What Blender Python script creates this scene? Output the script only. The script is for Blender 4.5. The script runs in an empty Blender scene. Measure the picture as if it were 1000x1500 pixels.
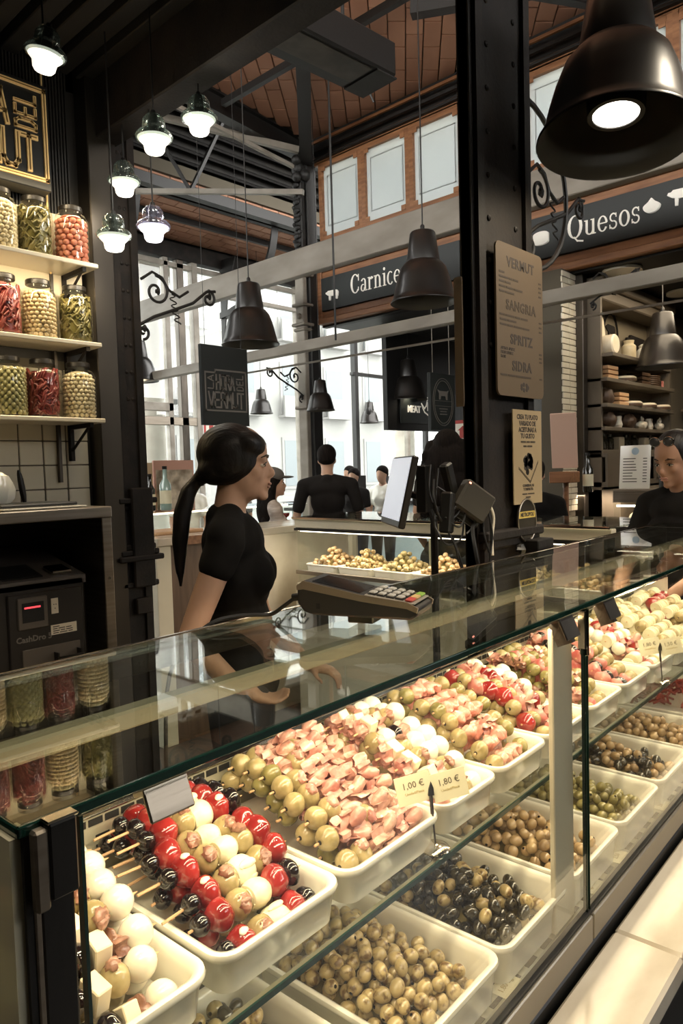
import bpy, bmesh, math, random
from mathutils import Matrix, Vector, Euler
PI=math.pi; R=math.radians; rnd=random.Random(7)
scn=bpy.context.scene; COL=scn.collection
# ---------------------------------------------------------------- camera
cam_d=bpy.data.cameras.new('camera'); cam=bpy.data.objects.new('camera',cam_d); COL.objects.link(cam)
cam_d.sensor_fit='VERTICAL'; cam_d.sensor_height=36; cam_d.lens=36*1062.6/1500; cam_d.clip_start=.02; cam_d.clip_end=300
yaw,pitch,roll=R(43.04),R(3.24),R(-1.64)
fw=Vector((math.cos(pitch)*math.cos(yaw),math.cos(pitch)*math.sin(yaw),-math.sin(pitch)))
rt=Vector((math.sin(yaw),-math.cos(yaw),0)); up=rt.cross(fw)
r2=rt*math.cos(roll)+up*math.sin(roll); u2=-rt*math.sin(roll)+up*math.cos(roll)
cam.matrix_world=Matrix(((r2.x,u2.x,-fw.x,0),(r2.y,u2.y,-fw.y,0),(r2.z,u2.z,-fw.z,1.55),(0,0,0,1)))
scn.camera=cam
# ---------------------------------------------------------------- world, exposure
w=bpy.data.worlds.new('sky'); scn.world=w; w.use_nodes=True
bg=w.node_tree.nodes['Background']; bg.inputs[0].default_value=(1.0,.98,.94,1); bg.inputs[1].default_value=8.0
scn.view_settings.view_transform='Standard'; scn.view_settings.look='None'
scn.view_settings.exposure=0.0; scn.view_settings.gamma=1
def area(name,loc,rot,sx,sy,power,color=(1,.82,.58),spread=PI,M=None):
    l=bpy.data.lights.new(name,'AREA'); l.shape='RECTANGLE'; l.size=sx; l.size_y=sy; l.energy=power; l.color=color; l.spread=spread
    o=bpy.data.objects.new(name,l); COL.objects.link(o)
    m=Matrix.Translation(loc)@Euler(rot).to_matrix().to_4x4()
    o.matrix_world=(M@m) if M is not None else m
    return o
def spot(name,loc,power,color=(1,.85,.65),size=2.2,blend=.6,radius=.04,rot=(0,0,0)):
    l=bpy.data.lights.new(name,'SPOT'); l.energy=power; l.color=color; l.spot_size=size; l.spot_blend=blend; l.shadow_soft_size=radius
    o=bpy.data.objects.new(name,l); COL.objects.link(o); o.location=loc; o.rotation_euler=rot
    return o
CFM=Matrix.Translation((0,.519,0))@Matrix.Rotation(R(2.4),4,'Z')   # frame of the front counter
# the display case strip lamp, the stall's ceiling lamps, the jar shelf strips, added fills
area('case_strip_light',(1.75,.035,1.275),(R(28),0,0),2.85,.02,9.5,(1,.78,.50),M=CFM)
area('case_strip_light',(1.75,.215,1.250),(R(0),0,0),2.85,.02,7,(1,.78,.50),M=CFM)
area('shelf_fill_light',(1.72,.094,.936),(R(12),0,0),2.75,.012,3.2,(1,.80,.54),M=CFM)  # added under the glass shelf to brighten the lower olive trays
area('rear_case_strip_light',(3.17,2.1,1.18),(0,R(25),0),.02,2.3,12,(1,.84,.62))
for i,(lx,ly) in enumerate([(-.3,.5),(.5,.3),(1.3,.2),(2.2,.35),(3.0,.5)]):
    spot('stall_ceiling_spot',(lx,ly,2.93),34,(1,.86,.66),1.7,.7,.05,(R(12),0,0))
for z,pw in ((2.72,7),(2.37,7),(2.07,2.2)):
    area('jar_shelf_strip_light',(.85,2.74,z),(R(25),0,0),1.5,.02,pw,(1,.80,.5))
area('roof_fill_light',(1.0,3.0,4.05),(R(180),0,0),3.5,.3,120,(1,.88,.74))  # added above the canopy to brighten the roof tiles
area('cheese_stall_light',(6.3,1.9,3.0),(0,0,0),1.6,.6,22,(1,.82,.58))
area('cheese_case_strip_light',(5.6,1.9,1.3),(0,R(-20),0),.03,2.2,10,(1,.8,.6))
scn.cycles.transparent_max_bounces=32; scn.cycles.max_bounces=8
# ---------------------------------------------------------------- materials
def mat(name,c,rough=.5,metal=0,c2=None,scale=8,bump=0,bscale=None,coat=0,emit=None,es=1,stretch=None,sss=0,spec=.5,detail=3,contrast=(.35,.65),trans=0):
    m=bpy.data.materials.new(name); m.use_nodes=True; nt=m.node_tree; b=nt.nodes['Principled BSDF']
    b.inputs['Base Color'].default_value=(*c,1); b.inputs['Roughness'].default_value=rough; b.inputs['Metallic'].default_value=metal
    b.inputs['Specular IOR Level'].default_value=spec
    if coat: b.inputs['Coat Weight'].default_value=coat; b.inputs['Coat Roughness'].default_value=.08
    if sss:
        b.inputs['Subsurface Weight'].default_value=sss; b.inputs['Subsurface Radius'].default_value=(.01,.006,.003); b.inputs['Subsurface Scale'].default_value=.5
    if emit: b.inputs['Emission Color'].default_value=(*emit,1); b.inputs['Emission Strength'].default_value=es
    if trans: b.inputs['Transmission Weight'].default_value=trans
    if c2 or bump:
        tc=nt.nodes.new('ShaderNodeTexCoord'); mp=nt.nodes.new('ShaderNodeMapping'); nt.links.new(tc.outputs['Object'],mp.inputs[0])
        if stretch: mp.inputs['Scale'].default_value=stretch
        n=nt.nodes.new('ShaderNodeTexNoise'); n.inputs['Scale'].default_value=scale; n.inputs['Detail'].default_value=detail
        oi=nt.nodes.new('ShaderNodeObjectInfo'); ad=nt.nodes.new('ShaderNodeVectorMath'); ad.operation='ADD'
        mu=nt.nodes.new('ShaderNodeMath'); mu.operation='MULTIPLY'; mu.inputs[1].default_value=37.
        nt.links.new(oi.outputs['Random'],mu.inputs[0]); nt.links.new(mp.outputs[0],ad.inputs[0]); nt.links.new(mu.outputs[0],ad.inputs[1])
        nt.links.new(ad.outputs[0],n.inputs['Vector'])
        if c2:
            r=nt.nodes.new('ShaderNodeValToRGB'); r.color_ramp.elements[0].color=(*c,1); r.color_ramp.elements[1].color=(*c2,1)
            r.color_ramp.elements[0].position=contrast[0]; r.color_ramp.elements[1].position=contrast[1]
            nt.links.new(n.outputs['Fac'],r.inputs[0]); nt.links.new(r.outputs[0],b.inputs['Base Color'])
        if bump:
            bp=nt.nodes.new('ShaderNodeBump'); bp.inputs['Strength'].default_value=bump; bp.inputs['Distance'].default_value=.01
            if bscale:
                n2=nt.nodes.new('ShaderNodeTexNoise'); n2.inputs['Scale'].default_value=bscale; nt.links.new(ad.outputs[0],n2.inputs['Vector']); nt.links.new(n2.outputs['Fac'],bp.inputs['Height'])
            else: nt.links.new(n.outputs['Fac'],bp.inputs['Height'])
            nt.links.new(bp.outputs[0],b.inputs['Normal'])
    return m
def glass_mat(name,tint=(1,1,1),f0=.04,rough=.0,haze=0,hazecol=(.5,.5,.4)):
    m=bpy.data.materials.new(name); m.use_nodes=True; nt=m.node_tree; nt.nodes.clear()
    out=nt.nodes.new('ShaderNodeOutputMaterial'); g=nt.nodes.new('ShaderNodeNewGeometry')
    d=nt.nodes.new('ShaderNodeVectorMath'); d.operation='DOT_PRODUCT'; nt.links.new(g.outputs['Normal'],d.inputs[0]); nt.links.new(g.outputs['Incoming'],d.inputs[1])
    def M_(op,a,bv=None,c=None):
        n=nt.nodes.new('ShaderNodeMath'); n.operation=op
        for i,x in enumerate((a,bv,c)):
            if x is None: continue
            if isinstance(x,(int,float)): n.inputs[i].default_value=x
            else: nt.links.new(x,n.inputs[i])
        return n.outputs[0]
    ab=M_('ABSOLUTE',d.outputs['Value']); om=M_('SUBTRACT',1.0,ab); p5=M_('POWER',om,5.0); F=M_('MULTIPLY_ADD',p5,1-f0,f0)
    tr=nt.nodes.new('ShaderNodeBsdfTransparent'); tr.inputs[0].default_value=(*tint,1)
    gl=nt.nodes.new('ShaderNodeBsdfGlossy'); gl.inputs['Roughness'].default_value=rough; gl.inputs[0].default_value=(1,1,1,1)
    mx=nt.nodes.new('ShaderNodeMixShader'); nt.links.new(F,mx.inputs[0]); nt.links.new(tr.outputs[0],mx.inputs[1]); nt.links.new(gl.outputs[0],mx.inputs[2])
    last=mx
    if haze:
        df=nt.nodes.new('ShaderNodeBsdfDiffuse'); df.inputs[0].default_value=(*hazecol,1); m2=nt.nodes.new('ShaderNodeMixShader'); m2.inputs[0].default_value=haze
        nt.links.new(mx.outputs[0],m2.inputs[1]); nt.links.new(df.outputs[0],m2.inputs[2]); last=m2
    nt.links.new(last.outputs[0],out.inputs[0]); return m
def wood(name,c,c2,rough=.5,axis='x',sc=1):
    st={'x':(1.2*sc,14*sc,14*sc),'y':(14*sc,1.2*sc,14*sc),'z':(14*sc,14*sc,1.2*sc)}[axis]
    return mat(name,c,rough,c2=c2,scale=2.5,stretch=st,bump=.15,detail=6)
K={}
K['black_metal']=mat('black_metal',(.018,.017,.016),.4,.2,spec=.5,bump=.05,scale=60)
K['lamp_black']=mat('lamp_black_enamel',(.016,.013,.011),.36,.1,coat=.15)
K['lamp_inner']=mat('lamp_inner_enamel',(.05,.045,.035),.35)
K['iron']=mat('cast_iron_brown',(.008,.0065,.0055),.65,.05,spec=.3,c2=(.018,.013,.010),scale=9,bump=.12,bscale=80)
K['iron2']=mat('cast_iron_dark',(.02,.019,.018),.5,.2,bump=.1,scale=50)
K['post_steel']=mat('dull_post_steel',(.045,.038,.031),.42,.8,c2=(.07,.06,.048),scale=3,stretch=(1,1,.3))
K['steel']=mat('brushed_steel',(.30,.26,.21),.34,.9,c2=(.38,.33,.27),scale=3,stretch=(1,1,30),bump=.03)
K['steel_dk']=mat('worn_dark_steel',(.06,.052,.043),.38,.8,c2=(.10,.085,.07),scale=3,stretch=(3,3,1))
K['chrome']=mat('polished_steel',(.72,.66,.57),.12,1)
K['paint_beam']=mat('weathered_grey_paint',(.21,.185,.15),.55,c2=(.31,.28,.235),scale=5,stretch=(1,.4,1),bump=.1)
K['wood_or']=wood('orange_oak',(.20,.085,.035),(.33,.15,.065),.45,'y')
K['wood_br']=wood('brown_wood_panel',(.075,.042,.024),(.12,.07,.04),.5,'z')
K['glass_top']=glass_mat('counter_glass',(.93,.97,.93))
K['glass_clear']=glass_mat('clear_glass',(.965,.98,.965))
K['glass_edge']=mat('green_glass_edge',(.008,.035,.026),.08,spec=.8)
K['glass_frost']=glass_mat('greenish_end_glass',(.62,.64,.5),.05,.15,.80,(.62,.58,.43))
K['frost_window']=mat('frosted_window_glass',(.42,.45,.44),.45,c2=(.5,.52,.5),scale=2,trans=.5)
K['window_glass']=glass_mat('window_glass',(.9,.93,.93))
K['rail']=mat('tan_rail',(.20,.175,.12),.5)
K['cream_metal']=mat('cream_painted_metal',(.62,.56,.42),.35,c2=(.68,.62,.48),scale=3)
K['deck']=mat('satin_steel_deck',(.52,.50,.38),.3,.35,c2=(.6,.57,.45),scale=2.5)
K['fascia']=mat('grey_base_fascia',(.28,.25,.2),.35,.6)
K['slot']=mat('slot_black',(.01,.01,.01),.7)
K['marble']=mat('cream_marble',(.55,.47,.35),.14,c2=(.86,.79,.66),scale=2.2,detail=6,stretch=(1,2.2,1))
K['melamine']=mat('white_melamine',(.86,.83,.72),.16,coat=.5)
K['black_panel']=mat('black_satin_panel',(.012,.012,.011),.45)
K['reeded']=mat('black_reeded_wood',(.016,.014,.012),.55,bump=.1,scale=40)
K['gold']=mat('brushed_gold_letters',(.90,.62,.27),.35,.15,emit=(1,.62,.25),es=.0)
K['gold_dk']=mat('gold_groove',(.22,.13,.04),.5,.5)
K['ceil_dark']=mat('dark_stall_ceiling',(.011,.010,.009),.5,c2=(.018,.016,.013),scale=4,spec=.15)
K['tile_white']=mat('cream_glazed_tile',(.66,.60,.46),.12,c2=(.72,.66,.52),scale=1.5,coat=.3)
K['grout']=mat('dark_grout',(.10,.085,.06),.9)
K['brick_white']=mat('glazed_cream_brick',(.62,.56,.42),.25,c2=(.70,.64,.50),scale=2)
K['shelf_white']=mat('cream_shelf_board',(.70,.62,.47),.3)
K['backlit']=mat('lit_shelf_back',(.75,.66,.48),.6)
K['jar_glass']=glass_mat('jar_glass',(.97,.98,.95))
K['lid']=mat('black_jar_lid',(.02,.018,.016),.3,.4)
K['floor']=mat('dark_grey_floor',(.05,.043,.036),.35,c2=(.075,.065,.055),scale=6)
K['sign_black']=mat('black_sign_board',(.018,.022,.021),.4)
K['letter_grey']=mat('dull_grey_letters',(.20,.185,.165),.5)
K['letter_white']=mat('white_sign_letters',(.85,.82,.74),.5,emit=(1,.95,.85),es=.18)  # faint glow put into the white so the letters read brighter
K['kraft']=mat('brown_menu_card',(.105,.073,.042),.5,c2=(.125,.088,.052),scale=3)
K['kraft2']=mat('pale_kraft_poster',(.33,.25,.145),.5)
K['ink']=mat('dark_print',(.045,.035,.028),.6)
K['ink2']=mat('faded_print',(.055,.04,.025),.6)
K['card']=mat('cream_price_card',(.80,.74,.52),.5)
K['card_ink']=mat('card_ink',(.12,.09,.05),.6)
K['card_ink2']=mat('card_ink_gold',(.45,.34,.12),.6)
K['bulb']=mat('glowing_lamp_disc',(1,1,1),.5,emit=(1,.93,.80),es=7)
K['bulb_soft']=mat('insulator_lit_glass',(.9,.9,.85),.4,emit=(1,.95,.82),es=1.0)
K['led']=mat('led_tube',(1,1,1),.5,emit=(1,.86,.62),es=5)
K['green_glass']=glass_mat('green_insulator_glass',(.62,.70,.66),.09,.02,.12,(.36,.42,.38))
K['clear_ins']=glass_mat('clear_insulator_glass',(.82,.83,.93),.12,.02,.06,(.5,.5,.7))
K['hair']=mat('dark_hair',(.006,.005,.0045),.45,c2=(.012,.009,.008),scale=14,stretch=(2,8,1),bump=.35,spec=.35)
K['hair_dull']=mat('dull_dark_hair',(.006,.0045,.004),.8,c2=(.014,.010,.008),scale=18,stretch=(3,8,1),bump=.5,spec=.1)
K['hair_br']=mat('dark_brown_hair',(.018,.011,.007),.5,c2=(.04,.024,.014),scale=14,stretch=(6,6,1),bump=.4)
K['skin']=mat('skin',(.50,.30,.20),.5,c2=(.55,.34,.24),scale=10,sss=.1,spec=.3)
K['skin2']=mat('skin_tan',(.36,.20,.13),.5,spec=.3,sss=.1)
K['tee']=mat('black_cotton_tee',(.007,.0062,.006),.9,spec=.15,c2=(.011,.010,.009),scale=10,bump=.25,bscale=14)
K['tee2']=mat('charcoal_cotton_tee',(.014,.012,.011),.9,spec=.2,bump=.5,scale=12)
K['jeans']=mat('dark_trousers',(.02,.02,.025),.8)
K['lips']=mat('lips',(.36,.17,.13),.4)
K['eye']=mat('eye_dark',(.02,.013,.01),.2)
K['plastic_dk']=mat('charcoal_plastic',(.03,.026,.023),.4)
K['bezel']=mat('grey_bezel',(.16,.14,.12),.4,.3)
K['plastic_bz']=mat('bronze_plastic',(.34,.27,.20),.32,.5)
K['rubber']=mat('black_rubber_cable',(.012,.011,.01),.45)
# food
K['olive_g']=mat('green_olive',(.28,.215,.09),.22,c2=(.45,.355,.17),scale=55,coat=.4,spec=.5)
K['olive_sp']=mat('speckled_olive',(.15,.085,.03),.3,c2=(.46,.35,.16),scale=85,coat=.4,contrast=(.36,.50))
K['olive_br']=mat('pinkish_tan_olive',(.34,.215,.10),.25,c2=(.52,.37,.19),scale=45,coat=.5)
K['olive_dk']=mat('dressed_black_olive',(.012,.010,.007),.2,c2=(.05,.04,.02),scale=60,coat=.6)
K['olive_gd']=mat('deep_green_olive',(.17,.145,.045),.25,c2=(.33,.28,.10),scale=60,coat=.4)
K['black_ol']=mat('glossy_black_olive',(.010,.006,.006),.1,coat=.8)
K['hole']=mat('olive_hole',(.02,.014,.008),.7)
K['pepper']=mat('glossy_red_pepper',(.36,.03,.028),.13,c2=(.20,.012,.012),scale=35,coat=.7)
K['pepper_pk']=mat('pink_pepper_slice',(.55,.13,.12),.25,c2=(.70,.34,.28),scale=40,coat=.4)
K['filling']=mat('cream_filling',(.82,.74,.60),.4)
K['mozz']=mat('white_mozzarella',(.84,.79,.67),.22,coat=.4,sss=.15)
K['cheese']=mat('pale_cheese',(.85,.74,.54),.4,c2=(.9,.8,.62),scale=20)
K['anchovy']=mat('brown_anchovy',(.20,.08,.05),.3,c2=(.42,.22,.15),scale=60,coat=.5,bump=.5)
K['ham']=mat('pink_cured_fish',(.42,.15,.12),.3,c2=(.68,.38,.30),scale=38,coat=.5,bump=.6,contrast=(.3,.6))
K['salmon']=mat('salmon_roll',(.62,.22,.16),.3,c2=(.80,.42,.33),scale=40,coat=.5,bump=.7)
K['boqueron']=mat('white_pickled_anchovy',(.42,.18,.13),.25,c2=(.72,.46,.36),scale=45,coat=.5,bump=.5)
K['artichoke']=mat('cream_artichoke',(.74,.66,.42),.35,c2=(.86,.80,.6),scale=30,bump=.5)
K['mush']=mat('cream_mushroom_slice',(.70,.64,.42),.4,c2=(.84,.79,.6),scale=30)
K['stick']=mat('wooden_pick',(.62,.38,.20),.6)
K['brine']=mat('oily_brine',(.11,.085,.03),.08,coat=.5)
K['redshred']=mat('red_pepper_strips',(.18,.02,.015),.3,c2=(.30,.05,.03),scale=30,coat=.5)
# ---------------------------------------------------------------- mesh builder
class MB:
    def __init__(s,M=None): s.v=[]; s.f=[]; s.m=[]; s.M=M
    def add(s,vs,fs,mi=0,M=None):
        n=len(s.v)
        for v in vs:
            v=Vector(v)
            if M is not None: v=M@v
            if s.M is not None: v=s.M@v
            s.v.append(v)
        for f in fs: s.f.append([i+n for i in f]); s.m.append(mi)
        return s
    def box(s,x0,x1,y0,y1,z0,z1,mi=0,M=None,ch=0):
        if x0>x1:x0,x1=x1,x0
        if y0>y1:y0,y1=y1,y0
        if z0>z1:z0,z1=z1,z0
        if ch:
            c=min(ch,(x1-x0)*.45,(y1-y0)*.45,(z1-z0)*.45); vs=[]
            for x,sx in ((x0,1),(x1,-1)):
                for y,sy in ((y0,1),(y1,-1)):
                    for z,sz in ((z0,1),(z1,-1)):
                        vs+=[(x,y+sy*c,z+sz*c),(x+sx*c,y,z+sz*c),(x+sx*c,y+sy*c,z)]
            bm=bmesh.new(); [bm.verts.new(v) for v in vs]; bmesh.ops.convex_hull(bm,input=bm.verts); bm.verts.index_update()
            vv=[v.co.copy() for v in bm.verts]; ff=[[v.index for v in f.verts] for f in bm.faces]; bm.free(); return s.add(vv,ff,mi,M)
        vs=[(x,y,z) for x in (x0,x1) for y in (y0,y1) for z in (z0,z1)]
        return s.add(vs,[(0,1,3,2),(4,6,7,5),(0,4,5,1),(2,3,7,6),(0,2,6,4),(1,5,7,3)],mi,M)
    def lathe(s,prof,n=24,mi=0,M=None,cap=True):
        vs=[];fs=[]
        for r,z in prof:
            for i in range(n):
                a=2*PI*i/n; vs.append((r*math.cos(a),r*math.sin(a),z))
        for j in range(len(prof)-1):
            for i in range(n):
                a=j*n+i;b=j*n+(i+1)%n; fs.append((a,b,b+n,a+n))
        if cap: fs.append(list(range(n))[::-1]); fs.append([ (len(prof)-1)*n+i for i in range(n)])
        return s.add(vs,fs,mi,M)
    def cyl(s,p0,p1,r0,r1=None,n=12,mi=0):
        p0=Vector(p0);p1=Vector(p1); r1=r0 if r1 is None else r1; d=p1-p0
        M=Matrix.Translation(p0)@d.to_track_quat('Z','Y').to_matrix().to_4x4()
        return s.lathe([(r0,0),(r1,d.length)],n,mi,M)
    def caps(s,p0,r0,p1,r1,n=12,k=4,mi=0):
        p0=Vector(p0);p1=Vector(p1); d=p1-p0; L=d.length
        M=Matrix.Translation(p0)@(d.to_track_quat('Z','Y').to_matrix().to_4x4() if L>1e-6 else Matrix())
        pr=[(max(1e-4,r0*math.cos(a)),r0*math.sin(a)) for a in [ -PI/2+PI/2*i/k for i in range(k)]]+[(r0,0),(r1,L)]+[(max(1e-4,r1*math.cos(a)),L+r1*math.sin(a)) for a in [PI/2*(i+1)/k for i in range(k)]]
        return s.lathe(pr,n,mi,M)
    def ell(s,c,r,n=16,k=10,mi=0,rot=None):
        if not hasattr(r,'__len__'): r=(r,r,r)
        M=Matrix.Translation(c)@(Euler(rot).to_matrix().to_4x4() if rot else Matrix())@Matrix.Diagonal((*r,1))
        pr=[(max(1e-3,math.cos(a)),math.sin(a)) for a in [-PI/2+PI*i/k for i in range(k+1)]]
        return s.lathe(pr,n,mi,M)
    def tube(s,path,r,n=8,mi=0,closed=False):
        P=[Vector(p) for p in path]; N=len(P); vs=[];fs=[]; prev=None
        for i,p in enumerate(P):
            t=(P[(i+1)%N]-P[i-1]) if closed else (P[min(i+1,N-1)]-P[max(i-1,0)]); t.normalize()
            if prev is None:
                a=Vector((0,0,1)) if abs(t.z)<.9 else Vector((1,0,0)); u=t.cross(a).normalized()
            else: u=(prev-t*prev.dot(t)).normalized()
            prev=u; v=t.cross(u); rr=r[i] if hasattr(r,'__len__') else r
            for k in range(n):
                a=2*PI*k/n; vs.append(p+(u*math.cos(a)+v*math.sin(a))*rr)
        for i in range(N if closed else N-1):
            for k in range(n):
                a=i*n+k;b=i*n+(k+1)%n;c=((i+1)%N)*n+(k+1)%n;d=((i+1)%N)*n+k; fs.append((a,b,c,d))
        if not closed: fs.append(list(range(n))[::-1]); fs.append([(N-1)*n+k for k in range(n)])
        return s.add(vs,fs,mi)
    def prism(s,poly,t,mi=0,M=None):
        n=len(poly); vs=[(x,y,0) for x,y in poly]+[(x,y,t) for x,y in poly]
        return s.add(vs,[list(range(n))[::-1],[n+i for i in range(n)]]+[(i,(i+1)%n,n+(i+1)%n,n+i) for i in range(n)],mi,M)
    def mesh(s,name,mats,smooth=30):
        me=bpy.data.meshes.new(name); me.from_pydata(s.v,[],s.f)
        for m in (mats if isinstance(mats,(list,tuple)) else [mats]): me.materials.append(K[m] if isinstance(m,str) else m)
        if len(me.materials)>1: me.polygons.foreach_set('material_index',s.m)
        bm=bmesh.new(); bm.from_mesh(me); bmesh.ops.recalc_face_normals(bm,faces=bm.faces); bm.to_mesh(me); bm.free()
        if smooth:
            me.polygons.foreach_set('use_smooth',[True]*len(me.polygons)); me.set_sharp_from_angle(angle=R(smooth))
        me.update(); return me
RM={}
def tag(o,label=None,cat=None,group=None,kind=None):
    if label:o['label']=label
    if cat:o['category']=cat
    if group:o['group']=group
    if kind:o['kind']=kind
    return o
def root(name,label,cat,loc=(0,0,0),rot=(0,0,0),group=None):
    o=bpy.data.objects.new(name,None); o.empty_display_size=.05; COL.objects.link(o); o.location=loc; o.rotation_euler=rot
    RM[o.name]=Matrix.Translation(loc)@Euler(rot).to_matrix().to_4x4(); return tag(o,label,cat,group)
def part(name,mb,mats,parent=None,local=False,smooth=30,bevel=0,label=None,kind=None):
    me=mb.mesh(name,mats,smooth) if isinstance(mb,MB) else mb
    o=bpy.data.objects.new(name,me); COL.objects.link(o)
    if parent is not None:
        o.parent=parent
        if not local:
            M=RM.get(parent.name)
            if M is not None: o.matrix_parent_inverse=M.inverted()
    if not local: RM[o.name]=Matrix()
    if parent is not None and not local: pass
    if bevel:
        b=o.modifiers.new('bevel','BEVEL'); b.width=bevel; b.segments=2; b.limit_method='ANGLE'
    if label:o['label']=label
    if kind:o['kind']=kind
    return o
def sub(name,mb,mats,parent,**k):  # child of a mesh part built in the same coordinates
    me=mb.mesh(name,mats,k.get('smooth',30)); o=bpy.data.objects.new(name,me); COL.objects.link(o); o.parent=parent
    if k.get('label'): o['label']=k['label']
    return o
def struct(name,mb,mats,**k):
    o=part(name,mb,mats,**k); o['kind']='structure'; return o
def inst(name,me,parent,loc=(0,0,0),rot=(0,0,0),sc=None):
    o=bpy.data.objects.new(name,me); COL.objects.link(o); o.parent=parent; o.location=loc; o.rotation_euler=rot
    if sc: o.scale=sc
    return o
def one(name,mb,mats,label,cat,group=None,loc=None,M=None,**k):
    o=part(name,mb,mats,**k)
    if loc: o.location=loc
    if M is not None: o.matrix_world=M
    return tag(o,label,cat,group)
def text_mb(txt,size,ext=.0006,align='CENTER',M=None,spacing=1.0,xs=1.0,off=0.0):
    c=bpy.data.curves.new('t','FONT'); c.body=txt; c.size=size; c.extrude=ext; c.align_x=align; c.align_y='CENTER'; c.space_character=spacing; c.offset=off; c.resolution_u=2
    o=bpy.data.objects.new('t',c); COL.objects.link(o)
    me=bpy.data.meshes.new_from_object(o); mb=MB()
    X=Matrix.Diagonal((xs,1,1,1)); X=(M@X) if M is not None else X
    mb.add([v.co for v in me.vertices],[list(p.vertices) for p in me.polygons],0,X)
    bpy.data.objects.remove(o); bpy.data.curves.remove(c); bpy.data.meshes.remove(me); return mb
def join(a,b): return a.add(b.v,b.f)
def face(p,xd,zd=(0,0,1)):   # matrix: local x -> xd, local y -> up, local z -> outward
    x=Vector(xd).normalized(); y=Vector(zd).normalized(); z=x.cross(y)
    return Matrix(((x.x,y.x,z.x,p[0]),(x.y,y.y,z.y,p[1]),(x.z,y.z,z.z,p[2]),(0,0,0,1)))
def ribbon(mb,path,wd,t,M=None,mi=0,closed=False):
    P=[Vector((p[0],p[1])) for p in path]; n=len(P)
    for i in range(n if closed else n-1):
        a=P[i];b=P[(i+1)%n]; d=(b-a)
        if d.length<1e-6: continue
        d.normalize(); q=Vector((-d.y,d.x))*wd/2; e=d*wd*.48
        mb.prism([tuple(a-e-q),tuple(b+e-q),tuple(b+e+q),tuple(a-e+q)],t,mi,M)
    return mb
GL={'L':([[(0,1),(0,0),(1,0)]]),'A':[[(0,0),(.5,1),(1,0)],[(.2,.33),(.8,.33)]],'H':[[(0,0),(0,1)],[(1,0),(1,1)],[(0,.5),(1,.5)]],
'O':[[(0,.15),(0,.85),(.25,1),(.75,1),(1,.85),(1,.15),(.75,0),(.25,0),(0,.15)]],'R':[[(0,0),(0,1),(.75,1),(1,.85),(1,.65),(.75,.5),(0,.5)],[(.55,.5),(1,0)]],
'D':[[(0,0),(0,1),(.65,1),(1,.8),(1,.2),(.65,0),(0,0)]],'E':[[(1,1),(0,1),(0,0),(1,0)],[(0,.5),(.8,.5)]],'V':[[(0,1),(.5,0),(1,1)]],
'M':[[(0,0),(0,1),(.5,.35),(1,1),(1,0)]],'U':[[(0,1),(0,.18),(.25,0),(.75,0),(1,.18),(1,1)]],'T':[[(0,1),(1,1)],[(.5,1),(.5,0)]]}
def logo(mbA,mbB,W,H,M,t=.004,stroke=None):
    """lettered sign: frame, LA (turned), HORA, DEL (turned), VERMUT; mbA strokes, mbB thin inner groove"""
    st=stroke or W*.028
    def strokes(paths,fx,f=1.0):
        for p in paths:
            q=[fx(*a) for a in p]; ribbon(mbA,q,st*f,t,M)
            if mbB is not None: ribbon(mbB,q,st*.22*f,t*1.25,M)
    fr=[(0,0),(W,0),(W,H),(W*.24,H),(W*.24,H*.93),(0,H*.93),(0,0)]
    ribbon(mbA,fr,st*.9,t,M)
    if mbB is not None: ribbon(mbB,fr,st*.2,t*1.25,M)
    def word(s,x0,x1,y0,y1,gap=.28):
        n=len(s); cw=(x1-x0)/(n+gap*(n-1))
        for i,c in enumerate(s):
            xx=x0+i*cw*(1+gap); strokes(GL[c],lambda a,b,xx=xx:(xx+a*cw,y0+b*(y1-y0)))
    word('HORA',W*.26,W*.70,H*.53,H*.88); word('VERMUT',W*.07,W*.92,H*.08,H*.45)
    def wordr(s,x0,x1,y0,y1,gap=.3):
        n=len(s); ch=(y1-y0)/(n+gap*(n-1))
        for i,c in enumerate(s):
            yy=y0+i*ch*(1+gap); strokes(GL[c],lambda a,b,yy=yy:(x1-b*(x1-x0),yy+a*ch),.62)
    wordr('LA',W*.06,W*.19,H*.54,H*.86); wordr('DEL',W*.765,W*.925,H*.53,H*.90,.6)
def remesh(mb,vox,it=6,fac=.5,name='body'):
    me=mb.mesh(name,[],0); o=bpy.data.objects.new('tmp',me); COL.objects.link(o)
    r=o.modifiers.new('r','REMESH'); r.mode='VOXEL'; r.voxel_size=vox; r.use_smooth_shade=True
    s=o.modifiers.new('s','SMOOTH'); s.iterations=it; s.factor=fac
    dg=bpy.context.evaluated_depsgraph_get(); m2=bpy.data.meshes.new_from_object(o.evaluated_get(dg)); bpy.data.objects.remove(o)
    m2.polygons.foreach_set('use_smooth',[True]*len(m2.polygons)); return m2
def setmat(me,*ms):
    me.materials.clear()
    for m in ms: me.materials.append(K[m])
    return me
# ================================================================ STRUCTURE
struct('floor',MB().box(-5,17,-5,9.2,-.1,0),'floor')
pv=MB().box(-30,60,9.2,60,-.3,-.15)
struct('ground',pv,mat('pale_street_paving',(.22,.22,.21),.8,c2=(.27,.27,.26),scale=1))
# unseen dark walls around the camera, sized to let in only some daylight
struct('wall_block_rear',MB().box(-5.2,-5,-5,9,0,4.0),'ceil_dark'); struct('wall_block_right',MB().box(-5,17,-5.2,-5,0,3.8),'ceil_dark')
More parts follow.
